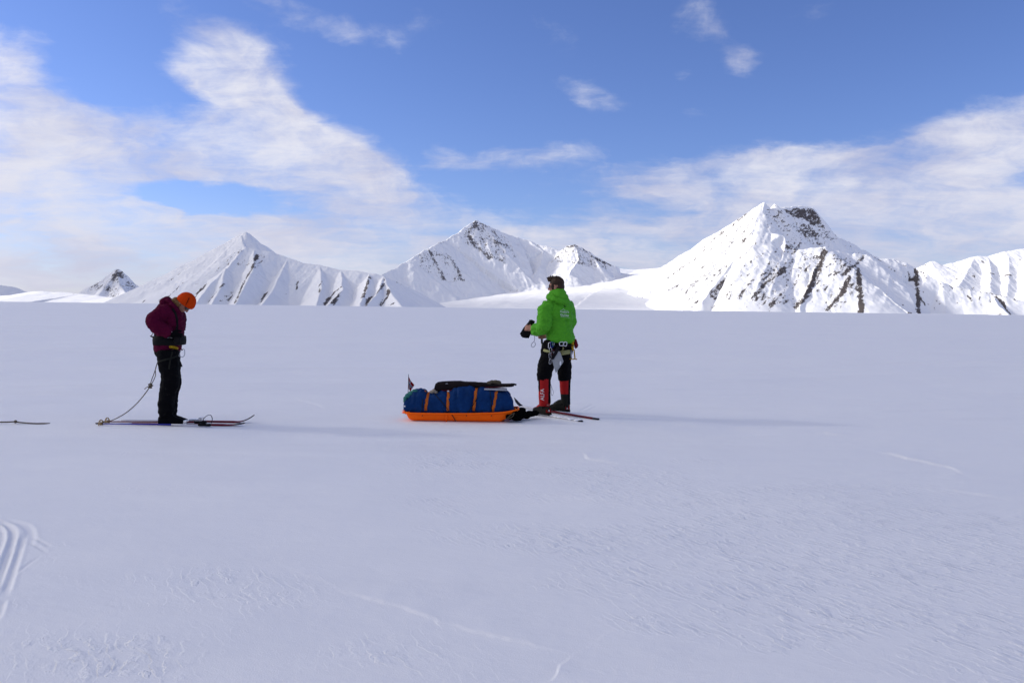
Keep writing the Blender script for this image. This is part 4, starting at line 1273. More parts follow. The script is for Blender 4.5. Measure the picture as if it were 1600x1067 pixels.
    # skis
    def ski(label, tail, tip, z, secs, w=.028, group=None, tiph=.085, binding=None, sink=0.0):
        """secs: list of (t0, t1, material key)"""
        a, b = tail.copy(), tip.copy()
        a.z = b.z = z
        d = (b - a); Ln = d.length; d.normalize(); s_ = Vector((-d.y, d.x, 0))
        e = empty('ski', a, label, 'ski', group)

        def prof(t):
            L = t * Ln
            up = 0.0
            if L > Ln - .20: up = tiph * ((L - (Ln - .20)) / .20) ** 1.8
            hw = w * (1.08 if L > Ln - .35 else .95)
            if L > Ln - .07: hw *= math.sqrt(max(.02, (Ln - L) / .07))
            if L < .03: hw *= .75
            th = .007 if L > Ln - .22 else .010
            return a + d * L + Z * (up - sink * (1 if L < Ln - .2 else 0)), hw, th
        for i, (t0, t1, mk) in enumerate(secs):
            bm = bmesh.new(); rings = []
            nn = max(3, int((t1 - t0) * 40))
            for j in range(nn + 1):
                c, hw, th = prof(t0 + (t1 - t0) * j / nn)
                rings.append((c, s_ * hw, Z * th))
            loft(bm, rings, 12, power=5)
            build('ski_tip' if t1 >= 1 else ('ski_tail' if t0 <= 0 else 'ski_body'), bm, M[mk], e)
        if binding is not None:
            c = a + d * binding * Ln
            bm = bmesh.new()
            box(bm, c + Z * .016, d * .075, s_ * .026, Z * .010)
            box(bm, c + d * .06 + Z * .032, d * .016, s_ * .034, Z * .016)
            tube(bm, smooth_line([c + d * .05 + s_ * .034 + Z * .03, c + d * .10 + s_ * .02 + Z * .045, c + d * .10 - s_ * .02 + Z * .045, c + d * .05 - s_ * .034 + Z * .03], 5), .005, 6)
            build('binding', bm, M['silver'], e, smooth=False)
        return e
    y1 = W(262, 661, -.13).y; y2 = W(262, 661, .13).y
    zs = .008
    ski('nearer red ski under the boots of the person in maroon, beside the blue pole', Vector((G(188, 661).x, y1, 0)), Vector((G(385, 664).x, y1, 0)), zs,
        [(0, .12, 'ski_white'), (.12, .93, 'ski_red'), (.93, 1.0, 'ski_black')], binding=.50, tiph=.025)
    ski('farther red ski of the person in maroon, its tip curving up', Vector((G(192, 657).x, y2, 0)), Vector((G(398, 660).x, y2, 0)), zs,
        [(0, .3, 'ski_white'), (.3, .92, 'ski_red'), (.92, 1.0, 'ski_black')], binding=.56, tiph=.085)
    # ski poles lying on the snow
    def pole(label, tip, top, cols, group, basket=True, strap=True, r=.0085, z0=.012, z1=.012):
        a, b = tip.copy(), top.copy(); d = (b - a); Ln = d.length; d.normalize(); s_ = _frame(d)[0]; u = d.cross(s_)
        e = empty('ski_pole', a, label, 'ski pole', group)
        for t0, t1, mk, nm in cols:
            bm = bmesh.new(); tube(bm, [a + d * Ln * t0, a + d * Ln * t1], [r * (.75 + .35 * t0), r * (.75 + .35 * t1)], 10); build(nm, bm, M[mk], e)
        if basket:
            bm = bmesh.new(); c = a + d * .055
            tube(bm, [c + (s_ * math.cos(t) + u * math.sin(t)) * .045 for t in np.linspace(0, 2 * math.pi, 21)[:-1]], .006, 6, closed=True)
            for t in np.linspace(0, 2 * math.pi, 6)[:-1]:
                tube(bm, [c + (s_ * math.cos(t) + u * math.sin(t)) * .008, c + (s_ * math.cos(t) + u * math.sin(t)) * .044], .004, 6)
            tube(bm, [c - d * .012, c + d * .012], .013, 8)
            build('basket', bm, M['basket'], e)
        bm = bmesh.new()
        tube(bm, [b - d * .14, b - d * .12, b - d * .06, b - d * .01, b + d * .008], [.011, .0155, .0145, .018, .012], 10); build('grip', bm, M['rubber'], e)
        if strap:
            bm = bmesh.new(); tube(bm, smooth_line(strap, 6), .0075, 6, .4); build('wrist_strap', bm, M['webbing'], e)
        return e
    yb = y1 - .09
    a = Vector((G(157, 662).x, yb + .0, .016)); b = Vector((G(334, 664.5).x, yb - .02, .020))
    g0 = b - Vector((.02, 0, 0))
    pole('blue ski pole with a white upper end, lying in front of the skis', a, b, [(0, .06, 'cord', 'tip'), (.06, .66, 'blue', 'shaft'), (.66, .95, 'ski_white', 'shaft')], None,
         strap=[g0, g0 + Vector((.02, -.03, .02)), g0 + Vector((-.02, -.06, .012)), g0 + Vector((-.08, -.05, .02)), g0 + Vector((-.10, -.01, .022)), g0 + Vector((-.07, 0, .03))])
    a2 = Vector((G(167, 659).x, yb + .16, .018)); b2 = Vector((G(330, 661).x, yb + .10, .034))
    g1 = b2.copy()
    pole('second ski pole, its black strap loop standing up between the skis', a2, b2, [(0, .06, 'cord', 'tip'), (.06, .95, 'ski_red', 'shaft')], None,
         strap=[g1, g1 + Vector((-.03, 0, .03)), g1 + Vector((.0, .01, .07)), g1 + Vector((.05, .01, .085)), g1 + Vector((.075, .0, .04)), g1 + Vector((.06, 0, -.01))])
    return ski, pole, loopish


# ================================================================== the person in green
def build_man(M, ski, pole, loopish):
    Y0 = 10.66
    k = Y0 / FPX

    def W(px, py, dy=0.0): return P(px, py, Y0 + dy)
    X, Yv, Z = Vector((1, 0, 0)), Vector((0, 1, 0)), Vector((0, 0, 1))
    root = empty('person', G(868, 647), 'person in green jacket and tall red boots seen from behind, holding gloves', 'person')
    F = Vector((-.93, .36, -.03)).normalized(); U = Vector((-.03, 0, 1)).normalized(); U = (U - F * U.dot(F)).normalized()
    C = W(869.2, 447.8)
    bm = bmesh.new()
    head_shape(bm, C, F, U, 1.0)
    tube(bm, [W(870, 456), W(872, 468)], [.06, .075], 12)
    loft(bm, [(W(873, 538), X * .13, Yv * .10), (W(872, 515), X * .125, Yv * .10), (W(872, 485), X * .14, Yv * .11), (W(872, 472), X * .11, Yv * .09), (W(871, 464), X * .05, Yv * .06)], 16)
    LW, RW = W(831.5, 513.8, -.04), W(853, 525.6, .20)
    tube(bm, [W(855, 478, -.12), W(850.5, 512, -.2), LW], [.052, .042, .032], 10)
    tube(bm, [W(886, 477, .13), W(889, 509, .2), RW], [.052, .042, .032], 10)
    Dl = Vector((-.62, .25, .10)); Dr = Vector((-.9, .1, .05))
    hand(bm, LW, Dl, (.15, .9, -.35), (.1, .3, 1), 1.0, (45, 55, 40), thumb=40)
    hand(bm, RW, Dr, (0, -1, -.1), (0, 0, 1), 1.0, (62, 75, 45), thumb=40)
    tube(bm, [W(863, 534, -.06), W(851, 583, -.12), W(850.5, 620, -.16), W(853, 640, -.16)], [.085, .062, .05, .045], 10)
    tube(bm, [W(881, 534, .07), W(881, 583, .15), W(883, 620, .17), W(884, 637, .18)], [.085, .062, .05, .045], 10)
    body = fuse('body', bm, M['skin'], root, .0055, 3)
    eyes(body, C, F, U, 1.0, M['eye'])
    glasses(root, C, F, U, 1.0, M['lens'], M['cord'])
    # short spiky brown hair
    bm = bmesh.new(); S = F.cross(U)
    ball(bm, C + F * -.012 + U * .052, F * .098, S * .083, U * .082)
    ball(bm, C + F * -.058 + U * -.005, F * .052, S * .074, U * .075)
    for q in (1, -1): ball(bm, C + F * .028 + U * .0 + S * .070 * q, F * .018, S * .013, U * .045)
    rnd = random.Random(4)
    for i in range(70):
        f, r = rnd.uniform(-.08, .085), rnd.uniform(-.065, .065)
        b0 = C + F * f + S * r + U * (.105 - f * f * 4 - r * r * 4)
        L = rnd.uniform(.025, .055) * (1.3 if f > .03 else 1)
        tube(bm, [b0, b0 + (U * 1 + F * rnd.uniform(-.15, .75) + S * rnd.uniform(-.4, .4)).normalized() * L], [.014, .004], 6)
    fuse('hair', bm, M['hair_b'], root, .005, 1, [(.003, (70, 70, 30), 3, 'ridge')])
    # jacket
    bm = bmesh.new()
    rings = [(533.5, 875.5, 21.2, .165), (527, 875, 21.8, .165), (519, 873.3, 20.6, .155), (510, 872.6, 19.6, .15), (500, 873, 19.6, .15), (490, 873.2, 20.2, .155),
             (481, 873, 20.2, .15), (474, 872.5, 18.4, .135), (468, 872, 14, .115), (462, 871.8, 9.5, .09)]
    loft(bm, [(W(c, y), (X + Yv * .22) * a * k, Yv * b) for y, c, a, b in rings], 24, power=2.3)
    tube(bm, smooth_line([W(857, 478, -.10), W(852, 487, -.14), W(850.8, 500, -.18), W(849.5, 511.5, -.20), W(842, 514.6, -.12), W(832, 514.2, -.045)], 4), [.088] * 5 + [.082] * 6 + [.078] * 4 + [.066] * 4 + [.052, .046], 14)
    tube(bm, smooth_line([W(884, 477, .10), W(888.5, 488, .15), W(889.5, 500, .19), W(887.5, 509, .22), W(872, 519.5, .22), W(856.5, 525.0, .20)], 4), [.085] * 5 + [.078] * 6 + [.072] * 4 + [.06] * 4 + [.05, .045], 14)
    # collar and hood lying on the back
    tube(bm, [W(871, 467), W(870, 459.5), W(869.3, 455)], [.105, .094, .082], 16)
    ball(bm, W(877, 465, -.07), X * 10 * k, Yv * .08, Z * 5.2 * k)
    ball(bm, W(882, 468.5, -.06), X * 5.5 * k, Yv * .06, Z * 4.2 * k)
    ball(bm, W(873, 459, -.04), X * 9 * k, Yv * .08, Z * 7 * k)
    ball(bm, W(863, 464, -.02), X * 7 * k, Yv * .10, Z * 4.5 * k)
    tube(bm, smooth_line([W(858.5, 464, -.09), W(868, 467.5, -.16), W(879, 471, -.15), W(886.5, 469.5, -.07)], 5), .020, 8)
    jacket = fuse('jacket', bm, M['green'], root, .0085, 3, [(.020, (5, 5, 11), 61, 'ridge'), (.010, (15, 15, 24), 62, 'ridge')])
    jb = bvh_of(jacket)
    # print on the back
    def on_back(px0, py0, size, slant=.10):
        def f(u, v):
            px, py = px0 + u * size, py0 - v * size + u * size * slant
            return drape(jb, px, py, .0022)
        return f
    lettering('lettering', 'Svalbard', on_back(875.2, 488.0, 4.1), M['white'], jacket)
    lettering('lettering', 'Guides', on_back(875.2, 493.2, 4.8), M['white'], jacket)
    for pts, r in (([(876, 485.3), (878.6, 484), (880.6, 482.6), (882, 484.4), (884, 485.6), (886.2, 485.2), (888, 486.8)], .0028), ([(876, 495.2), (883, 495.6), (890, 496.4)], .0026)):
        L = draped(jb, pts, .002, 4)
        bm = bmesh.new(); tube(bm, L, r, 6, .5)
        build('printed_line', bm, M['white'], jacket)
    bm = bmesh.new(); L = draped(jb, [(880.6, 477.5), (882.3, 479.5), (884.2, 478.6)], .003, 3)
    if len(L) > 2: tube(bm, L, [.004] + [.011] * (len(L) - 2) + [.004], 8, .4)
    build('hood_toggle', bm, M['dark'], jacket)
    # trousers
    bm = bmesh.new()
    ball(bm, W(874, 535), X * 20.5 * k, Yv * .14, Z * .10)
    tube(bm, smooth_line([W(863, 535, -.06), W(857.5, 556, -.09), W(852.5, 574, -.115), W(850.3, 586, -.125), W(850.3, 594, -.13)], 4), [.118] * 4 + [.105] * 5 + [.097] * 4 + [.092, .088, .086, .082], 16)
    tube(bm, smooth_line([W(881.5, 535, .06), W(881, 556, .10), W(881.5, 574, .14), W(882, 586, .155), W(882.3, 594, .16)], 4), [.115] * 4 + [.098] * 5 + [.09] * 4 + [.087, .084, .082, .078], 16)
    ball(bm, W(845.5, 584, -.12), X * .045, Yv * .06, Z * .06)
    ball(bm, W(888, 590, .15), X * .03, Yv * .06, Z * .04)
    trs = fuse('trousers', bm, M['black'], root, .0085, 2, [(.009, (10, 10, 13), 71, 'ridge'), (.005, (24, 24, 30), 72, 'n')])
    tb = bvh_of(trs)
    # boots with high gaiters
    for kind in ('l', 'r'):
        if kind == 'l':
            H = G(856.5, 650.5); d = Vector((-.62, .785, 0)).normalized(); up = [W(850.6, 590, -.13), W(850.8, 604, -.14), W(851, 620, -.15), W(851.6, 632, -.16)]; rr = [.083, .083, .080, .078]
        else:
            H = G(885.5, 645.2); d = Vector((-.80, .60, 0)).normalized(); up = [W(882.8, 590, .16), W(883, 604, .165), W(883.4, 620, .17), W(884, 630, .18)]; rr = [.080, .074, .066, .066]
        s_ = Vector((-d.y, d.x, 0)); zt = .028
        bm = bmesh.new()
        rings = [(H + d * t + Z * (zt + h), s_ * hw, Z * hh) for t, h, hw, hh in ((-.035, .050, .030, .040), (-.01, .055, .040, .054), (.06, .060, .044, .060), (.13, .056, .046, .056), (.19, .046, .050, .044), (.25, .038, .046, .034), (.285, .034, .03, .024))]
        loft(bm, rings, 16, power=2.6)
        an = H + d * .045 + Z * .13
        tube(bm, up + [an], rr + [.066], 16)
        tube(bm, [up[3] + d * .03, H + d * .12 + Z * .12, H + d * .19 + Z * .085], [.062, .055, .046], 12)
        boot = fuse('boot', bm, [M['red'], M['black'], M['olive'], M['rubber']], root, .007, 2, [(.003, (14, 14, 20), 81, 'n')])
        me = boot.data
        top = up[0].z
        for p in me.polygons:
            c = p.center; rel = c - (H + Z * zt)
            al, hz = rel.dot(d), rel.z
            nf = p.normal.dot(d)
            i = 0
            if kind == 'l':
                ax_ = H.x + .3 * d.x * (1 if hz < .12 else .15)
                if hz > .14 and c.x > W(856.6, 604, -.14).x: i = 1
                if hz <= .14 and hz < .105 - max(0, al - .10) * .28: i = 2
                if hz > .30 and c.x < W(843.4, 604, -.14).x: i = 1
                if al > .24 and hz < .045: i = 3
            else:
                if c.z < W(883, 615, .17).z: i = 2
                if c.x > W(887.6, 604, .165).x and hz > .1: i = 1
            if hz < .012: i = 3
            p.material_index = i
        bt = bvh_of(boot)
        bm = bmesh.new()
        loft(bm, [(H + d * t + Z * (zt + .004), s_ * hw, Z * .016) for t, hw in ((-.045, .02), (-.035, .034), (.08, .040), (.18, .05), (.27, .044), (.30, .02))], 12, power=4)
        build('sole', bm, M['rubber'], boot)
        # red heel cup with a pale mark
        bm = bmesh.new()
        rows = []
        for j, hz in enumerate((.025, .045, .065, .085)):
            rows.append([])
            for a_ in np.linspace(-75, 75, 9):
                ww = 1 - .12 * (j == 3)
                dr = (-d * math.cos(R(a_)) + s_ * math.sin(R(a_)) * .8 * ww)
                rows[-1].append(bm.verts.new(H + d * .012 + Z * (zt + hz) + dr * .060 * (1 - .06 * j)))
        for j in range(3):
            for i in range(8): bm.faces.new((rows[j][i], rows[j][i + 1], rows[j + 1][i + 1], rows[j + 1][i]))
        ret = bmesh.ops.solidify(bm, geom=bm.faces[:], thickness=.006)
        heel = build('heel_cup', bm, M['red'], boot)
        hb = bvh_of(heel)
        if kind == 'l':
            lettering('lettering', 'A', lambda u, v: drape(hb, 856.2 + u * 4.6, 643.0 - v * 4.4, .002), M['white'], boot)
            lettering('lettering', 'ALFA', lambda u, v: drape(bt, 850.2 - v * 8.0, 625.6 - u * 8.0, .003), M['white'], boot)
            bm = bmesh.new(); L = [W(860.5, 600, -.10), W(862.6, 606, -.09), W(864.6, 613, -.09), W(863, 618, -.09), W(861.2, 614, -.09), W(861.5, 604, -.095)]
            tube(bm, smooth_line(L, 5), .0022, 6); build('lace', bm, M['cord'], boot)
        else:
            lettering('lettering', 'A', lambda u, v: drape(hb, 885.0 + u * 4.2, 639.4 - v * 4.2, .002), M['white'], boot)
    # climbing harness
    tj = bvh_of(trs, jacket)
    bm = bmesh.new(); rows = []
    for i in range(36):
        t = 2 * math.pi * i / 36
        c = W(874.5, 539) + X * 22.0 * k * math.cos(t) + Yv * .175 * math.sin(t)
        rows.append(c)
    tube(bm, rows, .017, 8, .5, closed=True, up=(0, 0, 1)); hb_ = build('waist_belt', bm, M['webbing'], root)
    for pts, hw, nm in (([(849.6, 546.6), (853, 548), (859.6, 549.4)], .017, 'leg_loop'), ([(875.5, 551.6), (881, 550.6), (890.6, 549)], .030, 'leg_loop')):
        bm = bmesh.new(); L = draped(tb, pts, .006, 6)
        if len(L) > 3:
            tube(bm, L, [hw * .7] + [hw] * (len(L) - 2) + [hw * .8], 10, .25, up=(0, -1, 0)); build(nm, bm, M['lime'], root)
    bm = bmesh.new(); L = draped(tj, [(880, 541), (879.6, 544.5), (877.5, 547), (874, 548.6)], .012, 5)
    if len(L) > 3: tube(bm, L, .007, 6); build('gear_loop', bm, M['lime'], root)

    # --- things he carries
    nearY = -.235
    bm = bmesh.new()
    quad = [(870.2, 547.6), (875.2, 550.0), (880.4, 565.2), (868.4, 583.0), (862.4, 563.0)]
    A = [W(x, y, nearY) for x, y in quad]; B = [p + Vector((.004, .022, 0)) for p in A]
    va, vb = [bm.verts.new(p) for p in A], [bm.verts.new(p) for p in B]
    bm.faces.new(va); bm.faces.new(vb[::-1])
    for i in range(5): bm.faces.new((va[i], va[(i + 1) % 5], vb[(i + 1) % 5], vb[i]))
    e = empty('shovel_blade', A[0], 'grey pointed plate hanging behind the thighs of the person in green', 'shovel blade')
    build('blade', bm, M['pouch'], e, smooth=False, bevel=.004)
    bm = bmesh.new(); ball(bm, W(875.6, 567.5, nearY - .004), X * .012, Yv * .004, Z * .030); build('label_patch', bm, M['white'], e)
    bm = bmesh.new(); tube(bm, [W(873.2, 541, nearY + .03), W(869, 550, nearY - .01), W(862.6, 560.5, nearY - .012)], [.020, .022, .022], 10, .4, up=(0, -1, 0)); build('carry_strap', bm, M['dark'], e)
    # rack of carabiners on the left
    def cara(px, py, w, h, tilt, dy, mat, label, group, r=.0042):
        c = W(px, py, dy); t = R(tilt)
        a = Vector((math.cos(t), 0, math.sin(t))); b = Vector((-math.sin(t), 0, math.cos(t)))
        pts = [c + a * w * u * k + b * h * v * k for u, v in ((-.5, -.35), (-.3, -.5), (.25, -.5), (.5, -.3), (.5, .3), (.3, .5), (-.2, .5), (-.5, .25))]
        e = empty('carabiner', c, label, 'carabiner', group)
        bm = bmesh.new(); tube(bm, smooth_line(pts + [pts[0]], 4)[:-1], r, 6, closed=True); build('frame', bm, mat, e)
        bm = bmesh.new(); tube(bm, [c + a * w * .5 * k + b * h * .28 * k, c + a * w * .5 * k - b * h * .28 * k], r * 1.25, 6); build('gate', bm, M['steel'], e)
        return e
    gr = 'carabiners on the harness of the person in green'
    cara(877.3, 537.2, 6.0, 5.6, 0, -.20, M['silver'], 'wide silver carabiner at the back of the harness, above the grey plate', gr, .006)
    cara(883.2, 537.4, 4.6, 6.0, -8, -.195, M['silver'], 'narrow silver carabiner at the back of the harness, nearest the yellow sling', gr, .006)
    cara(858.6, 539.6, 3.2, 8.6, -4, -.20, M['silver'], 'tall silver carabiner at the left hip right under the jacket hem', gr)
    cara(862.2, 538.5, 3.4, 7.4, 8, -.205, M['blue'], 'blue carabiner at the left hip under the jacket hem', gr)
    cara(864.4, 537.4, 2.8, 5.6, 0, -.21, M['teal'], 'small teal carabiner at the hip beside the blue one', gr)
    cara(860.6, 547.4, 3.4, 7.6, 10, -.205, M['steel'], 'steel carabiner in the middle of the gear hanging at the left hip', gr)
    cara(863.6, 550.2, 3.0, 7.0, -18, -.205, M['crimson'], 'dark red carabiner behind the grey plate strap at the left hip', gr)
    cara(859.4, 556.0, 3.0, 7.8, 4, -.21, M['steel'], 'steel carabiner second from the bottom of the gear on the left thigh', gr)
    cara(859.6, 564.8, 2.8, 7.8, -3, -.215, M['steel'], 'lowest steel carabiner hanging on the left thigh below the gear chain', gr)
    # ice screws and yellow sling on the right hip
    for i, (x0, x1, lb) in enumerate(((892.2, 892.8, 'left ice screw with yellow hanger, nearer the grey plate'), (896.2, 898.4, 'right ice screw with yellow hanger, at the outer side of the hip'))):
        e = empty('ice_screw', W(x0, 546, -.06), lb + '', 'ice screw', 'ice screws on the right hip')
        bm = bmesh.new(); tube(bm, [W(x0 + .6 * i, 546, -.06), W(x1, 560, -.06)], [.009, .008], 8); build('tube', bm, M['steel' if i == 0 else 'yellow'], e)
        bm = bmesh.new(); tube(bm, [W(x1 - 2.6, 560.6, -.065), W(x1 + 3.4, 561.4, -.065)], [.011, .010], 8, .6); build('hanger', bm, M['yellow'], e)
    bm = bmesh.new(); tube(bm, [W(894.6, 532.5, -.08), W(894.8, 540, -.085), W(895, 547.5, -.07)], [.017, .018, .012], 8, .4, up=(0, -1, 0))
    tag(build('sling', bm, M['yellow']), 'yellow webbing sling hanging at the right hip under the green jacket', 'sling')
    bm = bmesh.new(); box(bm, W(899.4, 537, .0), X * .022 + Z * .02, Yv * .02, Z * .055 - X * .018)
    tag(build('case', bm, M['crimson'], bevel=.01), 'small dark red case sticking out at the right hip behind the yellow sling', 'case')
    # gloves held in the left hand
    for i, (dx, dyy, lb) in enumerate(((0, -.02, 'nearer'), (3.0, .055, 'farther'))):
        e = empty('glove', W(825, 505, .05), 'black glove held by the person in green, the %s of the pair' % lb, 'glove')
        bm = bmesh.new()
        wp = W(826.5 + dx, 508.5, .06 + dyy)
        D = Vector((-.5 + .12 * i, .02, -.87)); N = Vector((.1, .95, 0)); T = Vector((.86, .1, -.5))
        hand(bm, wp, D, N, T, 1.08, (8, 14, 10), .006, thumb=5, spread=.16)
        tube(bm, [wp - D.normalized() * .075, wp - D.normalized() * .02, wp + D.normalized() * .02], [.046, .044, .046], 12, .7)
        fuse('glove_shell', bm, M['black' if i else 'dark'], e, .005, 2, [(.002, (40, 40, 40), 9, 'n')])
        bm = bmesh.new()
        if i == 0:
            tube(bm, smooth_line([W(834, 521.5, .0), W(835.4, 528, 0), W(834.6, 533, 0), W(831, 537, 0), W(830.2, 541, 0), W(833.6, 542.4, 0), W(836.6, 538.5, 0), W(835.2, 534, 0)], 5), .0032, 6)
            build('cord_loop', bm, M['cord'], e)
    # pole in the right hand
    top = W(847.0, 521, .215); tip = Vector((top.x - .01, top.y + .03, .01))
    pole('grey ski pole held upright in front by the person in green', tip, top, [(0, .05, 'cord', 'tip'), (.05, .97, 'steel', 'shaft')], None, strap=False)
    # skis
    tA, pA = G(935, 656.2), G(803.5, 634.2)
    ski('red and white ski under the person in green, tip up beside the blue load', tA, pA, .012, [(0, .05, 'ski_black'), (.05, .52, 'ski_red'), (.52, .90, 'ski_white'), (.90, 1.0, 'ski_black')], tiph=.105)
    d = (pA - tA); tB = G(909.5, 659.2)
    ski('snow covered white ski under the left boot of the person in green', tB, tB + d, .010, [(0, .03, 'ski_black'), (.03, .9, 'ski_white'), (.9, 1.0, 'ski_black')], tiph=.09, binding=.47)
    bm = bmesh.new(); rnd = random.Random(9)
    dn = d.normalized()
    for i in range(60):
        t = rnd.uniform(.02, .46) * d.length
        q = tB + dn * t + Vector((-dn.y, dn.x, 0)) * rnd.gauss(0, .02)
        r = rnd.uniform(.006, .02)
        ball(bm, q + Z * .016, X * r * 1.6, Yv * r * 1.3, Z * r * .7, seg=8, rg=6)
    gm = bpy.data.materials.get('wind_packed_snow')
    tag(fuse('loose_snow', bm, gm, None, .006, 2), 'crumbs of loose snow lying on the snow covered ski', 'snow', kind='stuff')


# ================================================================== the sled and its load
def build_sled(M):
    X, Yv, Z = Vector((1, 0, 0)), Vector((0, 1, 0)), Vector((0, 0, 1))
    yn, yc = 9.80, 10.02          # near rim, centre line

    def S_(px, py, y=yn): return P(px, py, y)
    base = G(715, 659)
    sled = empty('pulk_sled', Vector((base.x, yc, 0)), 'orange plastic pulk sled loaded with blue bag behind the person in green', 'sled')
    # hull: stations along x; rim height, bottom height, widths
    st = [(634.0, 645.6, 649.0, .17), (637.0, 645.6, 654.0, .19), (641.5, 645.8, 658.0, .20), (648, 646, 660.2, .205), (665, 646.2, 660.6, .21), (700, 646.6, 660.8, .21), (740, 646.4, 660.8, .21),
          (770, 645.6, 660.6, .21), (782, 645, 659.6, .21), (790, 644.2, 655.6, .205), (798, 643, 650, .19), (805, 642, 645.6, .16), (810, 641.2, 643.2, .12)]
    bm = bmesh.new(); rings = []
    for px, yr, yb, w in st:
        p = S_(px, yr); q = S_(px, yb, yn + .04)
        zt, zb = p.z, max(q.z, .004)
        c = []
        hw = w
        for fy, fz in ((-1, 1), (-.97, .75), (-.90, .30), (-.80, .06), (-.55, 0), (0, 0), (.55, 0), (.80, .06), (.90, .30), (.97, .75), (1, 1), (.9, .82), (.4, .72), (0, .70), (-.4, .72), (-.9, .82)):
            c.append(Vector((p.x, yc + hw * fy, zb + (zt - zb) * fz)))
        rings.append(c)
    V = [[bm.verts.new(v) for v in r] for r in rings]
    n = len(V[0])
    for a, b in zip(V[:-1], V[1:]):
        for i in range(n): bm.faces.new((a[i], a[(i + 1) % n], b[(i + 1) % n], b[i]))
    bm.faces.new(V[0][::-1]); bm.faces.new(V[-1])
    hull = build('hull', bm, M['orange'], sled)
    # rolled rim
    near = [Vector((S_(px, yr).x, yc - w - .004, S_(px, yr).z)) for px, yr, yb, w in st]
    far = [Vector((p.x, 2 * yc - p.y, p.z)) for p in near][::-1]
    bm = bmesh.new(); tube(bm, near + far, .0125, 8, .9, closed=True); build('rim', bm, M['orange'], sled)
    # stern lip and handle
    bm = bmesh.new()
    a = S_(625.8, 646.8); b = S_(635, 644.6)
    loft(bm, [(Vector((a.x, yc, a.z)), Yv * .10, Z * .006), (Vector((a.x + .03, yc, a.z + .006)), Yv * .155, Z * .010), (Vector((b.x + .03, yc, b.z)), Yv * .18, Z * .014)], 12, power=5)
    loft(bm, [(S_(628.6, 641.5, yc - .1), X * .008, Yv * .03), (S_(632.6, 640.0, yc - .1), X * .010, Yv * .05), (S_(634.4, 646, yc - .1), X * .014, Yv * .06)], 10)
    build('stern_lip', bm, M['orange'], sled)
    # vertical rib pressed into the side and rivets
    bm = bmesh.new(); p = S_(697.5, 648.5, yn - .012); q = S_(697.5, 658.5, yn + .015)
    tube(bm, [p, q], [.012, .009], 8, .5, up=(0, -1, 0)); build('hull_rib', bm, M['orange'], sled)
    for px in (660, 729, 768):
        bm = bmesh.new(); ball(bm, S_(px, 649.4, yn - .012), X * .007, Yv * .005, Z * .007, seg=8, rg=6); build('rivet', bm, M['cord'], sled)

    # load bag
    top = [(634, 634, .15), (636, 621.8, .17), (641, 615.0, .175), (648, 611.0, .18), (656, 610.0, .182), (663, 611.6, .18), (668, 613.8, .178), (676, 614.4, .18), (684, 612.6, .182), (692, 610.6, .182), (699, 610.8, .18),
           (706, 608.4, .184), (713, 605.6, .186), (718, 603.4, .19), (728, 602.8, .192), (741, 604.6, .188), (752, 604.8, .19), (764, 606.8, .19), (773, 608.6, .186), (782, 609.0, .186), (789, 610.6, .182), (794, 615.5, .175), (799, 626, .165), (801, 637, .15)]
    bm = bmesh.new(); rings = []
    for px, yt, w in top:
        t = P(px, yt, yc - .03)
        zb = float(np.interp(px, [634, 640, 650, 770, 785, 795, 801], [.12, .10, .055, .055, .09, .125, .145]))
        c = Vector((t.x, yc, (t.z + zb) / 2))
        rings.append((c, Yv * w, Z * (t.z - zb) / 2))
    loft(bm, rings, 40, power=2.9)
    # overlapping flap of the front bag
    r2 = []
    for px, yt, w in ((717, 604.6, .196), (719.5, 602.6, .212), (724, 601.8, .214), (731, 602.6, .208), (738, 604.0, .198)):
        t = P(px, yt, yc - .03); c = Vector((t.x, yc, (t.z + .06) / 2)); r2.append((c, Yv * w, Z * (t.z - .05) / 2))
    loft(bm, r2, 40, power=2.9)
    bag = fuse('load_bag', bm, M['bag'], None, .008, 2, [(.015, (8, 6, 6), 101, 'ridge'), (.009, (18, 12, 12), 102, 'ridge'), (.004, (38, 30, 30), 103, 'n')])
    # the straps bite into the bag
    me = bag.data; n = len(me.vertices)
    co = np.empty(n * 3, np.float32); me.vertices.foreach_get('co', co); co = co.reshape(-1, 3)
    no = np.empty(n * 3, np.float32); me.vertices.foreach_get('normal', no); no = no.reshape(-1, 3)
    zz = np.clip((co[:, 2] - .12) / .30, 0, 1); push = np.zeros(n)
    for pt, pb in ((668.5, 664), (700.3, 699), (744.5, 739), (777.4, 769)):
        xt, xb = P(pt, 608, yn).x, P(pb, 647.5, yn).x
        dx = co[:, 0] - (xb + (xt - xb) * zz)
        push += -.017 * np.exp(-(dx / .026) ** 2) + .008 * np.exp(-((np.abs(dx) - .075) / .035) ** 2)
        push += .006 * np.sin(co[:, 2] * 70 + dx * 60) * np.exp(-(dx / .07) ** 2)
    me.vertices.foreach_set('co', (co + no * push[:, None]).astype(np.float32).ravel()); me.update()
    tag(bag, 'long lumpy blue cargo bag strapped in the orange sled', 'bag')
    bb = bvh_of(bag)

    def round_bag(pxt, pxb, off=.006, n=26, pyb=647.5):
        xt = P(pxt, 608, yn).x; xb = P(pxb, pyb, yn).x
        zt, zb = .42, .12
        out = []
        for i in range(n):
            a = R(-8 + 196 * i / (n - 1))
            dr = Vector((0, -math.cos(a), math.sin(a)))
            o = Vector((0, yc, .16))
            zz = .16 + max(0, math.sin(a)) * .22
            o.x = xb + (xt - xb) * np.clip((zz - zb) / (zt - zb), 0, 1)
            h, nr, _, _ = bb.ray_cast(o + dr * 1.0, -dr)
            if h is not None: out.append(h + dr * off)
        return out
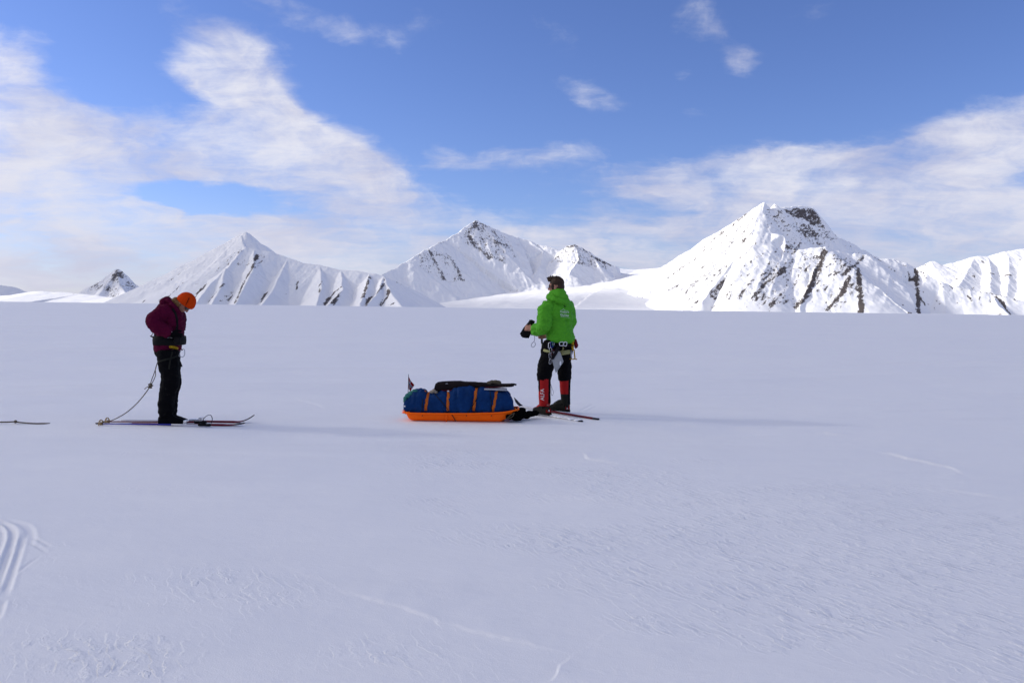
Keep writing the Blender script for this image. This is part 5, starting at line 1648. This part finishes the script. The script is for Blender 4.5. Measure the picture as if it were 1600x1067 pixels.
    for pt, pb, lb in ((668.5, 664, 'leftmost orange strap over the blue bag, under the flag end'), (700.3, 699, 'second orange strap from the left over the blue bag, below the dark case'), (744.5, 739, 'third orange strap from the left over the blue bag'), (777.4, 769, 'rightmost orange strap over the blue bag, nearest the red boots')):
        L = round_bag(pt, pb)
        bm = bmesh.new()
        dirx = X
        prev = None
        for i, p in enumerate(L):
            t = (L[min(i + 1, len(L) - 1)] - L[max(i - 1, 0)]).normalized()
            s = (dirx - t * dirx.dot(t)).normalized(); nn = s.cross(t)
            v = [bm.verts.new(p + s * .0185 + nn * .003), bm.verts.new(p - s * .0185 + nn * .003), bm.verts.new(p - s * .0185 - nn * .003), bm.verts.new(p + s * .0185 - nn * .003)]
            if prev:
                for j in range(4): bm.faces.new((prev[j], prev[(j + 1) % 4], v[(j + 1) % 4], v[j]))
            else: bm.faces.new(v)
            prev = v
        bm.faces.new(prev[::-1])
        tag(build('strap', bm, M['strap']), lb, 'strap', 'orange straps round the load')
    hbv = bvh_of(bag, hull)
    for pts, lb in (([(679, 615.5), (690, 627), (700, 640), (706, 647.5), (711.8, 656.6)], 'black cord running diagonally across the second orange strap to the hull'),
                    ([(660.5, 624), (659.5, 635), (658.5, 646.4)], 'thin black cord down the left part of the blue bag'),
                    ([(746.5, 622), (738, 634), (728.6, 646.6)], 'thin black cord slanting down left beside the third orange strap'),
                    ([(765, 607), (767.5, 625), (768, 646)], 'thin black cord hanging straight down between the two front straps')):
        L = draped(hbv, pts, .006, 6)
        bm = bmesh.new(); tube(bm, L, .0045, 6); tag(build('cord', bm, M['cord']), lb, 'cord', 'black cords on the load')

    # rifle case on top
    yk = yc - .05

    def T(px, py, dy=0.0): return P(px, py, yk + dy)
    case = empty('rifle_case', T(725, 606), 'dark brown padded rifle case lying along the top of the blue bag', 'case')
    bm = bmesh.new()
    pr = [(679.4, 606.5, 2.0), (680.6, 605.0, 5.4), (684, 603.9, 6.9), (690, 603.3, 7.3), (700, 602.8, 7.4), (712, 602.2, 7.2), (720, 601.6, 6.6), (725, 601.2, 5.2), (729, 601.4, 5.0), (733, 601.6, 4.6)]
    loft(bm, [(T(px, py), Yv * .075, Z * h * yk / FPX) for px, py, h in pr], 20, power=2.6)
    loft(bm, [(T(px, py), Yv * .055, Z * h * yk / FPX) for px, py, h in ((728, 600.6, 4.6), (740, 601.0, 4.6), (755, 601.6, 4.2), (770, 602.0, 3.6), (785, 602.2, 2.7), (800, 601.6, 2.3), (803, 601.4, 1.6))], 18, power=2.6)
    cb = fuse('case_body', bm, M['brown'], case, .006, 2, [(.003, (14, 20, 20), 111, 'ridge')])
    bm = bmesh.new(); tube(bm, [T(798, 600.4, -.01), T(803, 600.2, -.01), T(807, 601.2, -.01)], [.014, .013, .010], 10); build('end_cap', bm, M['rubber'], case)
    bm = bmesh.new(); tube(bm, [T(690, 610.2, -.07), T(705, 609.6, -.07), T(722, 607.6, -.065)], .005, 6); build('piping', bm, M['crimson'], case)
    bm = bmesh.new(); ball(bm, T(698, 599.4, -.068), X * .018, Yv * .004, Z * .004); build('badge', bm, M['foam'], case)
    bm = bmesh.new(); tube(bm, smooth_line([T(758, 605, -.055), T(770, 605.3, -.055), T(784, 604.2, -.05), T(796, 603.4, -.04)], 4), .004, 6); build('piping', bm, M['crimson'], case)
    # khaki mitten
    bm = bmesh.new()
    for px, py, a, h in ((764.5, 598.6, 4.6, 3.2), (769, 596.8, 4.4, 3.0), (774, 597.0, 5, 3.4), (779, 598.2, 4.4, 3.6)):
        ball(bm, T(px, py, -.01), X * a * yk / FPX, Yv * .045, Z * h * yk / FPX)
    tag(fuse('mitten', bm, M['khaki'], None, .005, 2, [(.004, (25, 25, 25), 5, 'n')]), 'crumpled khaki wool mitten lying on the thin end of the dark case', 'mitten')
    # foam pad under the case
    bm = bmesh.new()
    loft(bm, [(P(x, y, yc - .06), Yv * .10, Z * .011) for x, y in ((757, 607.3), (760, 607.3), (775, 607.8), (789, 608.3), (792, 608.6))], 14, power=4)
    tag(build('foam_pad', bm, M['foam']), 'pale grey foam pad under the thin end of the dark case', 'pad')
    # beige cloth and white buckle
    bm = bmesh.new()
    for px, py, a, h in ((675, 612.4, 4, 2.6), (678.5, 610.0, 3.2, 2.6), (681.5, 612.6, 3, 2.4)): ball(bm, P(px, py, yc - .09), X * a * yc / FPX, Yv * .05, Z * h * yc / FPX)
    tag(fuse('cloth', bm, M['beige'], None, .005, 2, [(.004, (22, 22, 22), 15, 'n')]), 'crumpled beige cloth tucked under the fat end of the dark case', 'cloth')
    bm = bmesh.new(); box(bm, P(700.4, 611.0, yc - .13), X * .012, Yv * .008, Z * .008)
    tag(build('buckle', bm, M['white'], bevel=.003), 'small white buckle at the top of the second orange strap', 'buckle')
    # orange bit of fabric by the first strap
    bm = bmesh.new(); ball(bm, P(664, 611.2, yc - .05), X * .022, Yv * .03, Z * .010); ball(bm, P(662.4, 610.6, yc - .05), X * .012, Yv * .02, Z * .013)
    tag(fuse('ribbon', bm, M['strap'], None, .004, 1), 'small tuft of orange fabric on top of the bag beside the first strap', 'ribbon')
    # teal bundle at the stern
    bm = bmesh.new()
    for px, py, a, h, dy in ((634, 622.5, 3.2, 3.6, -.10), (637.6, 618.2, 4.2, 3.8, -.10), (642.5, 614.8, 4.6, 3.4, -.08), (648.5, 611.4, 5, 2.8, -.06), (632.8, 626, 1.8, 2.8, -.10)):
        ball(bm, P(px, py, yc + dy), X * a * yc / FPX, Yv * .07, Z * h * yc / FPX)
    tag(fuse('jacket_bundle', bm, M['teal'], None, .006, 2, [(.006, (20, 20, 22), 25, 'ridge')]), 'rolled teal jacket stuffed at the rear end of the blue bag under the flag', 'jacket')
    # red tie with white bead at the stern
    bm = bmesh.new(); tube(bm, smooth_line([P(633.2, 627, yc - .16), P(632.4, 631, yc - .17), P(633.6, 634.5, yc - .17), P(632.6, 639, yc - .17)], 4), [.008] * 12 + [.006], 8)
    tie = tag(build('stern_tie', bm, M['ski_red']), 'red tie with a white bead hanging at the stern of the sled', 'tie')
    bm = bmesh.new(); sphere(bm, P(632.8, 634.6, yc - .18), .012, seg=10, rg=8); build('bead', bm, M['white'], tie)
    # Norwegian flag on its staff
    fl = empty('flag', P(638.2, 622, yc - .05), 'small red flag with blue and white cross drooping at the rear of the sled', 'flag')
    bm = bmesh.new(); tube(bm, [P(637.4, 622, yc - .05), P(638.4, 584.6, yc - .05)], [.004, .003], 6); build('staff', bm, M['cord'], fl)
    bm = bmesh.new(); nu, nv = 22, 16
    o = P(638.5, 586.5, yc - .052); kk = yc / FPX
    gv = []
    for j in range(nv + 1):
        row = []
        for i in range(nu + 1):
            u, v = i / nu, j / nv
            sag = u ** .8
            p = o + Z * (-v * 20 * kk * (1 - .25 * sag)) + X * (9.2 * kk * u * (.55 + .45 * math.sin(u * 2))) * (.35 + .65 * (1 - v)) + Z * (-sag * 15.5 * kk * (1 - .35 * v))
            p = p + Yv * (.022 * math.sin(u * 9 + v * 3.5) * u)
            row.append(bm.verts.new(p))
        gv.append(row)
    for j in range(nv):
        for i in range(nu):
            f = bm.faces.new((gv[j][i], gv[j][i + 1], gv[j + 1][i + 1], gv[j + 1][i]))
            mi = 0
            if 6 <= i < 10 or 6 <= j < 10: mi = 2
            if 7 <= i < 9 or 7 <= j < 9: mi = 1
            f.material_index = mi
    bmesh.ops.solidify(bm, geom=bm.faces[:], thickness=.0015)
    build('flag_cloth', bm, [M['flag_r'], M['flag_b'], M['flag_w']], fl)
    # black heap in front: skins and mitts
    bm = bmesh.new(); rnd = random.Random(3)
    for px, py, a, h, y in ((800, 645, 7, 7.5, 9.98), (806, 648, 9, 8.5, 9.9), (813, 648, 9, 7, 9.98), (815, 641, 6, 4.5, 10.1), (822, 648.5, 8, 5.5, 10.05), (829, 646.5, 8, 4.2, 10.15), (836, 645, 6, 3.4, 10.25), (796, 651, 6, 4, 9.85), (808, 653.5, 8, 3, 9.84), (805, 640, 8, 4, 10.05)):
        ball(bm, P(px, py, y), X * a * y / FPX, Yv * .075, Z * h * y / FPX)
    heap = fuse('harness_heap', bm, M['fur'], None, .007, 1, [(.010, (18, 18, 18), 201, 'n'), (.006, (45, 45, 45), 202, 'ridge')])
    tag(heap, 'black heap of fluffy gear on the snow between the sled and red boots', 'gear heap')
    hb = bvh_of(heap)
    bm = bmesh.new(); L = draped(hb, [(801.5, 637.6), (805, 639.6), (809.5, 642)], .006, 4)
    if len(L) < 3: L = [P(801.5, 637.6, 9.9), P(805, 639.6, 9.85), P(809.5, 642, 9.85)]
    tube(bm, L, .014, 8, .4, up=(0, -1, 0)); tag(build('strap', bm, M['strap']), 'short orange strap lying on the black heap in front of the sled', 'strap')
    bm = bmesh.new()
    for pts in ([(790, 655.4), (796, 650), (801, 646.5), (804, 645)], [(793, 654), (800, 651.5), (803, 647), (803.5, 644.6)]):
        tube(bm, smooth_line([P(px, py, yn - .05) for px, py in pts], 5), .004, 6)
    tag(build('cord', bm, M['rope']), 'two thin grey tow cords at the bow of the sled over the black heap', 'cord')


def build_people():
    M = materials()
    ski, pole, loopish = build_woman(M)
    build_man(M, ski, pole, loopish)
    build_sled(M)
# ------------------------------------------------------------------ run
build_world(); build_light(); build_shade_clouds()
make_ground(); build_mountains()
try:
    build_people()
except NameError:
    pass
scene.view_settings.view_transform = 'Standard'; scene.view_settings.look = 'None'
scene.view_settings.exposure = 0.18; scene.view_settings.gamma = 1
scene.render.engine = 'CYCLES'
scene.cycles.use_denoising = True
scene.cycles.max_bounces = 6; scene.cycles.transparent_max_bounces = 12; scene.cycles.volume_bounces = 0
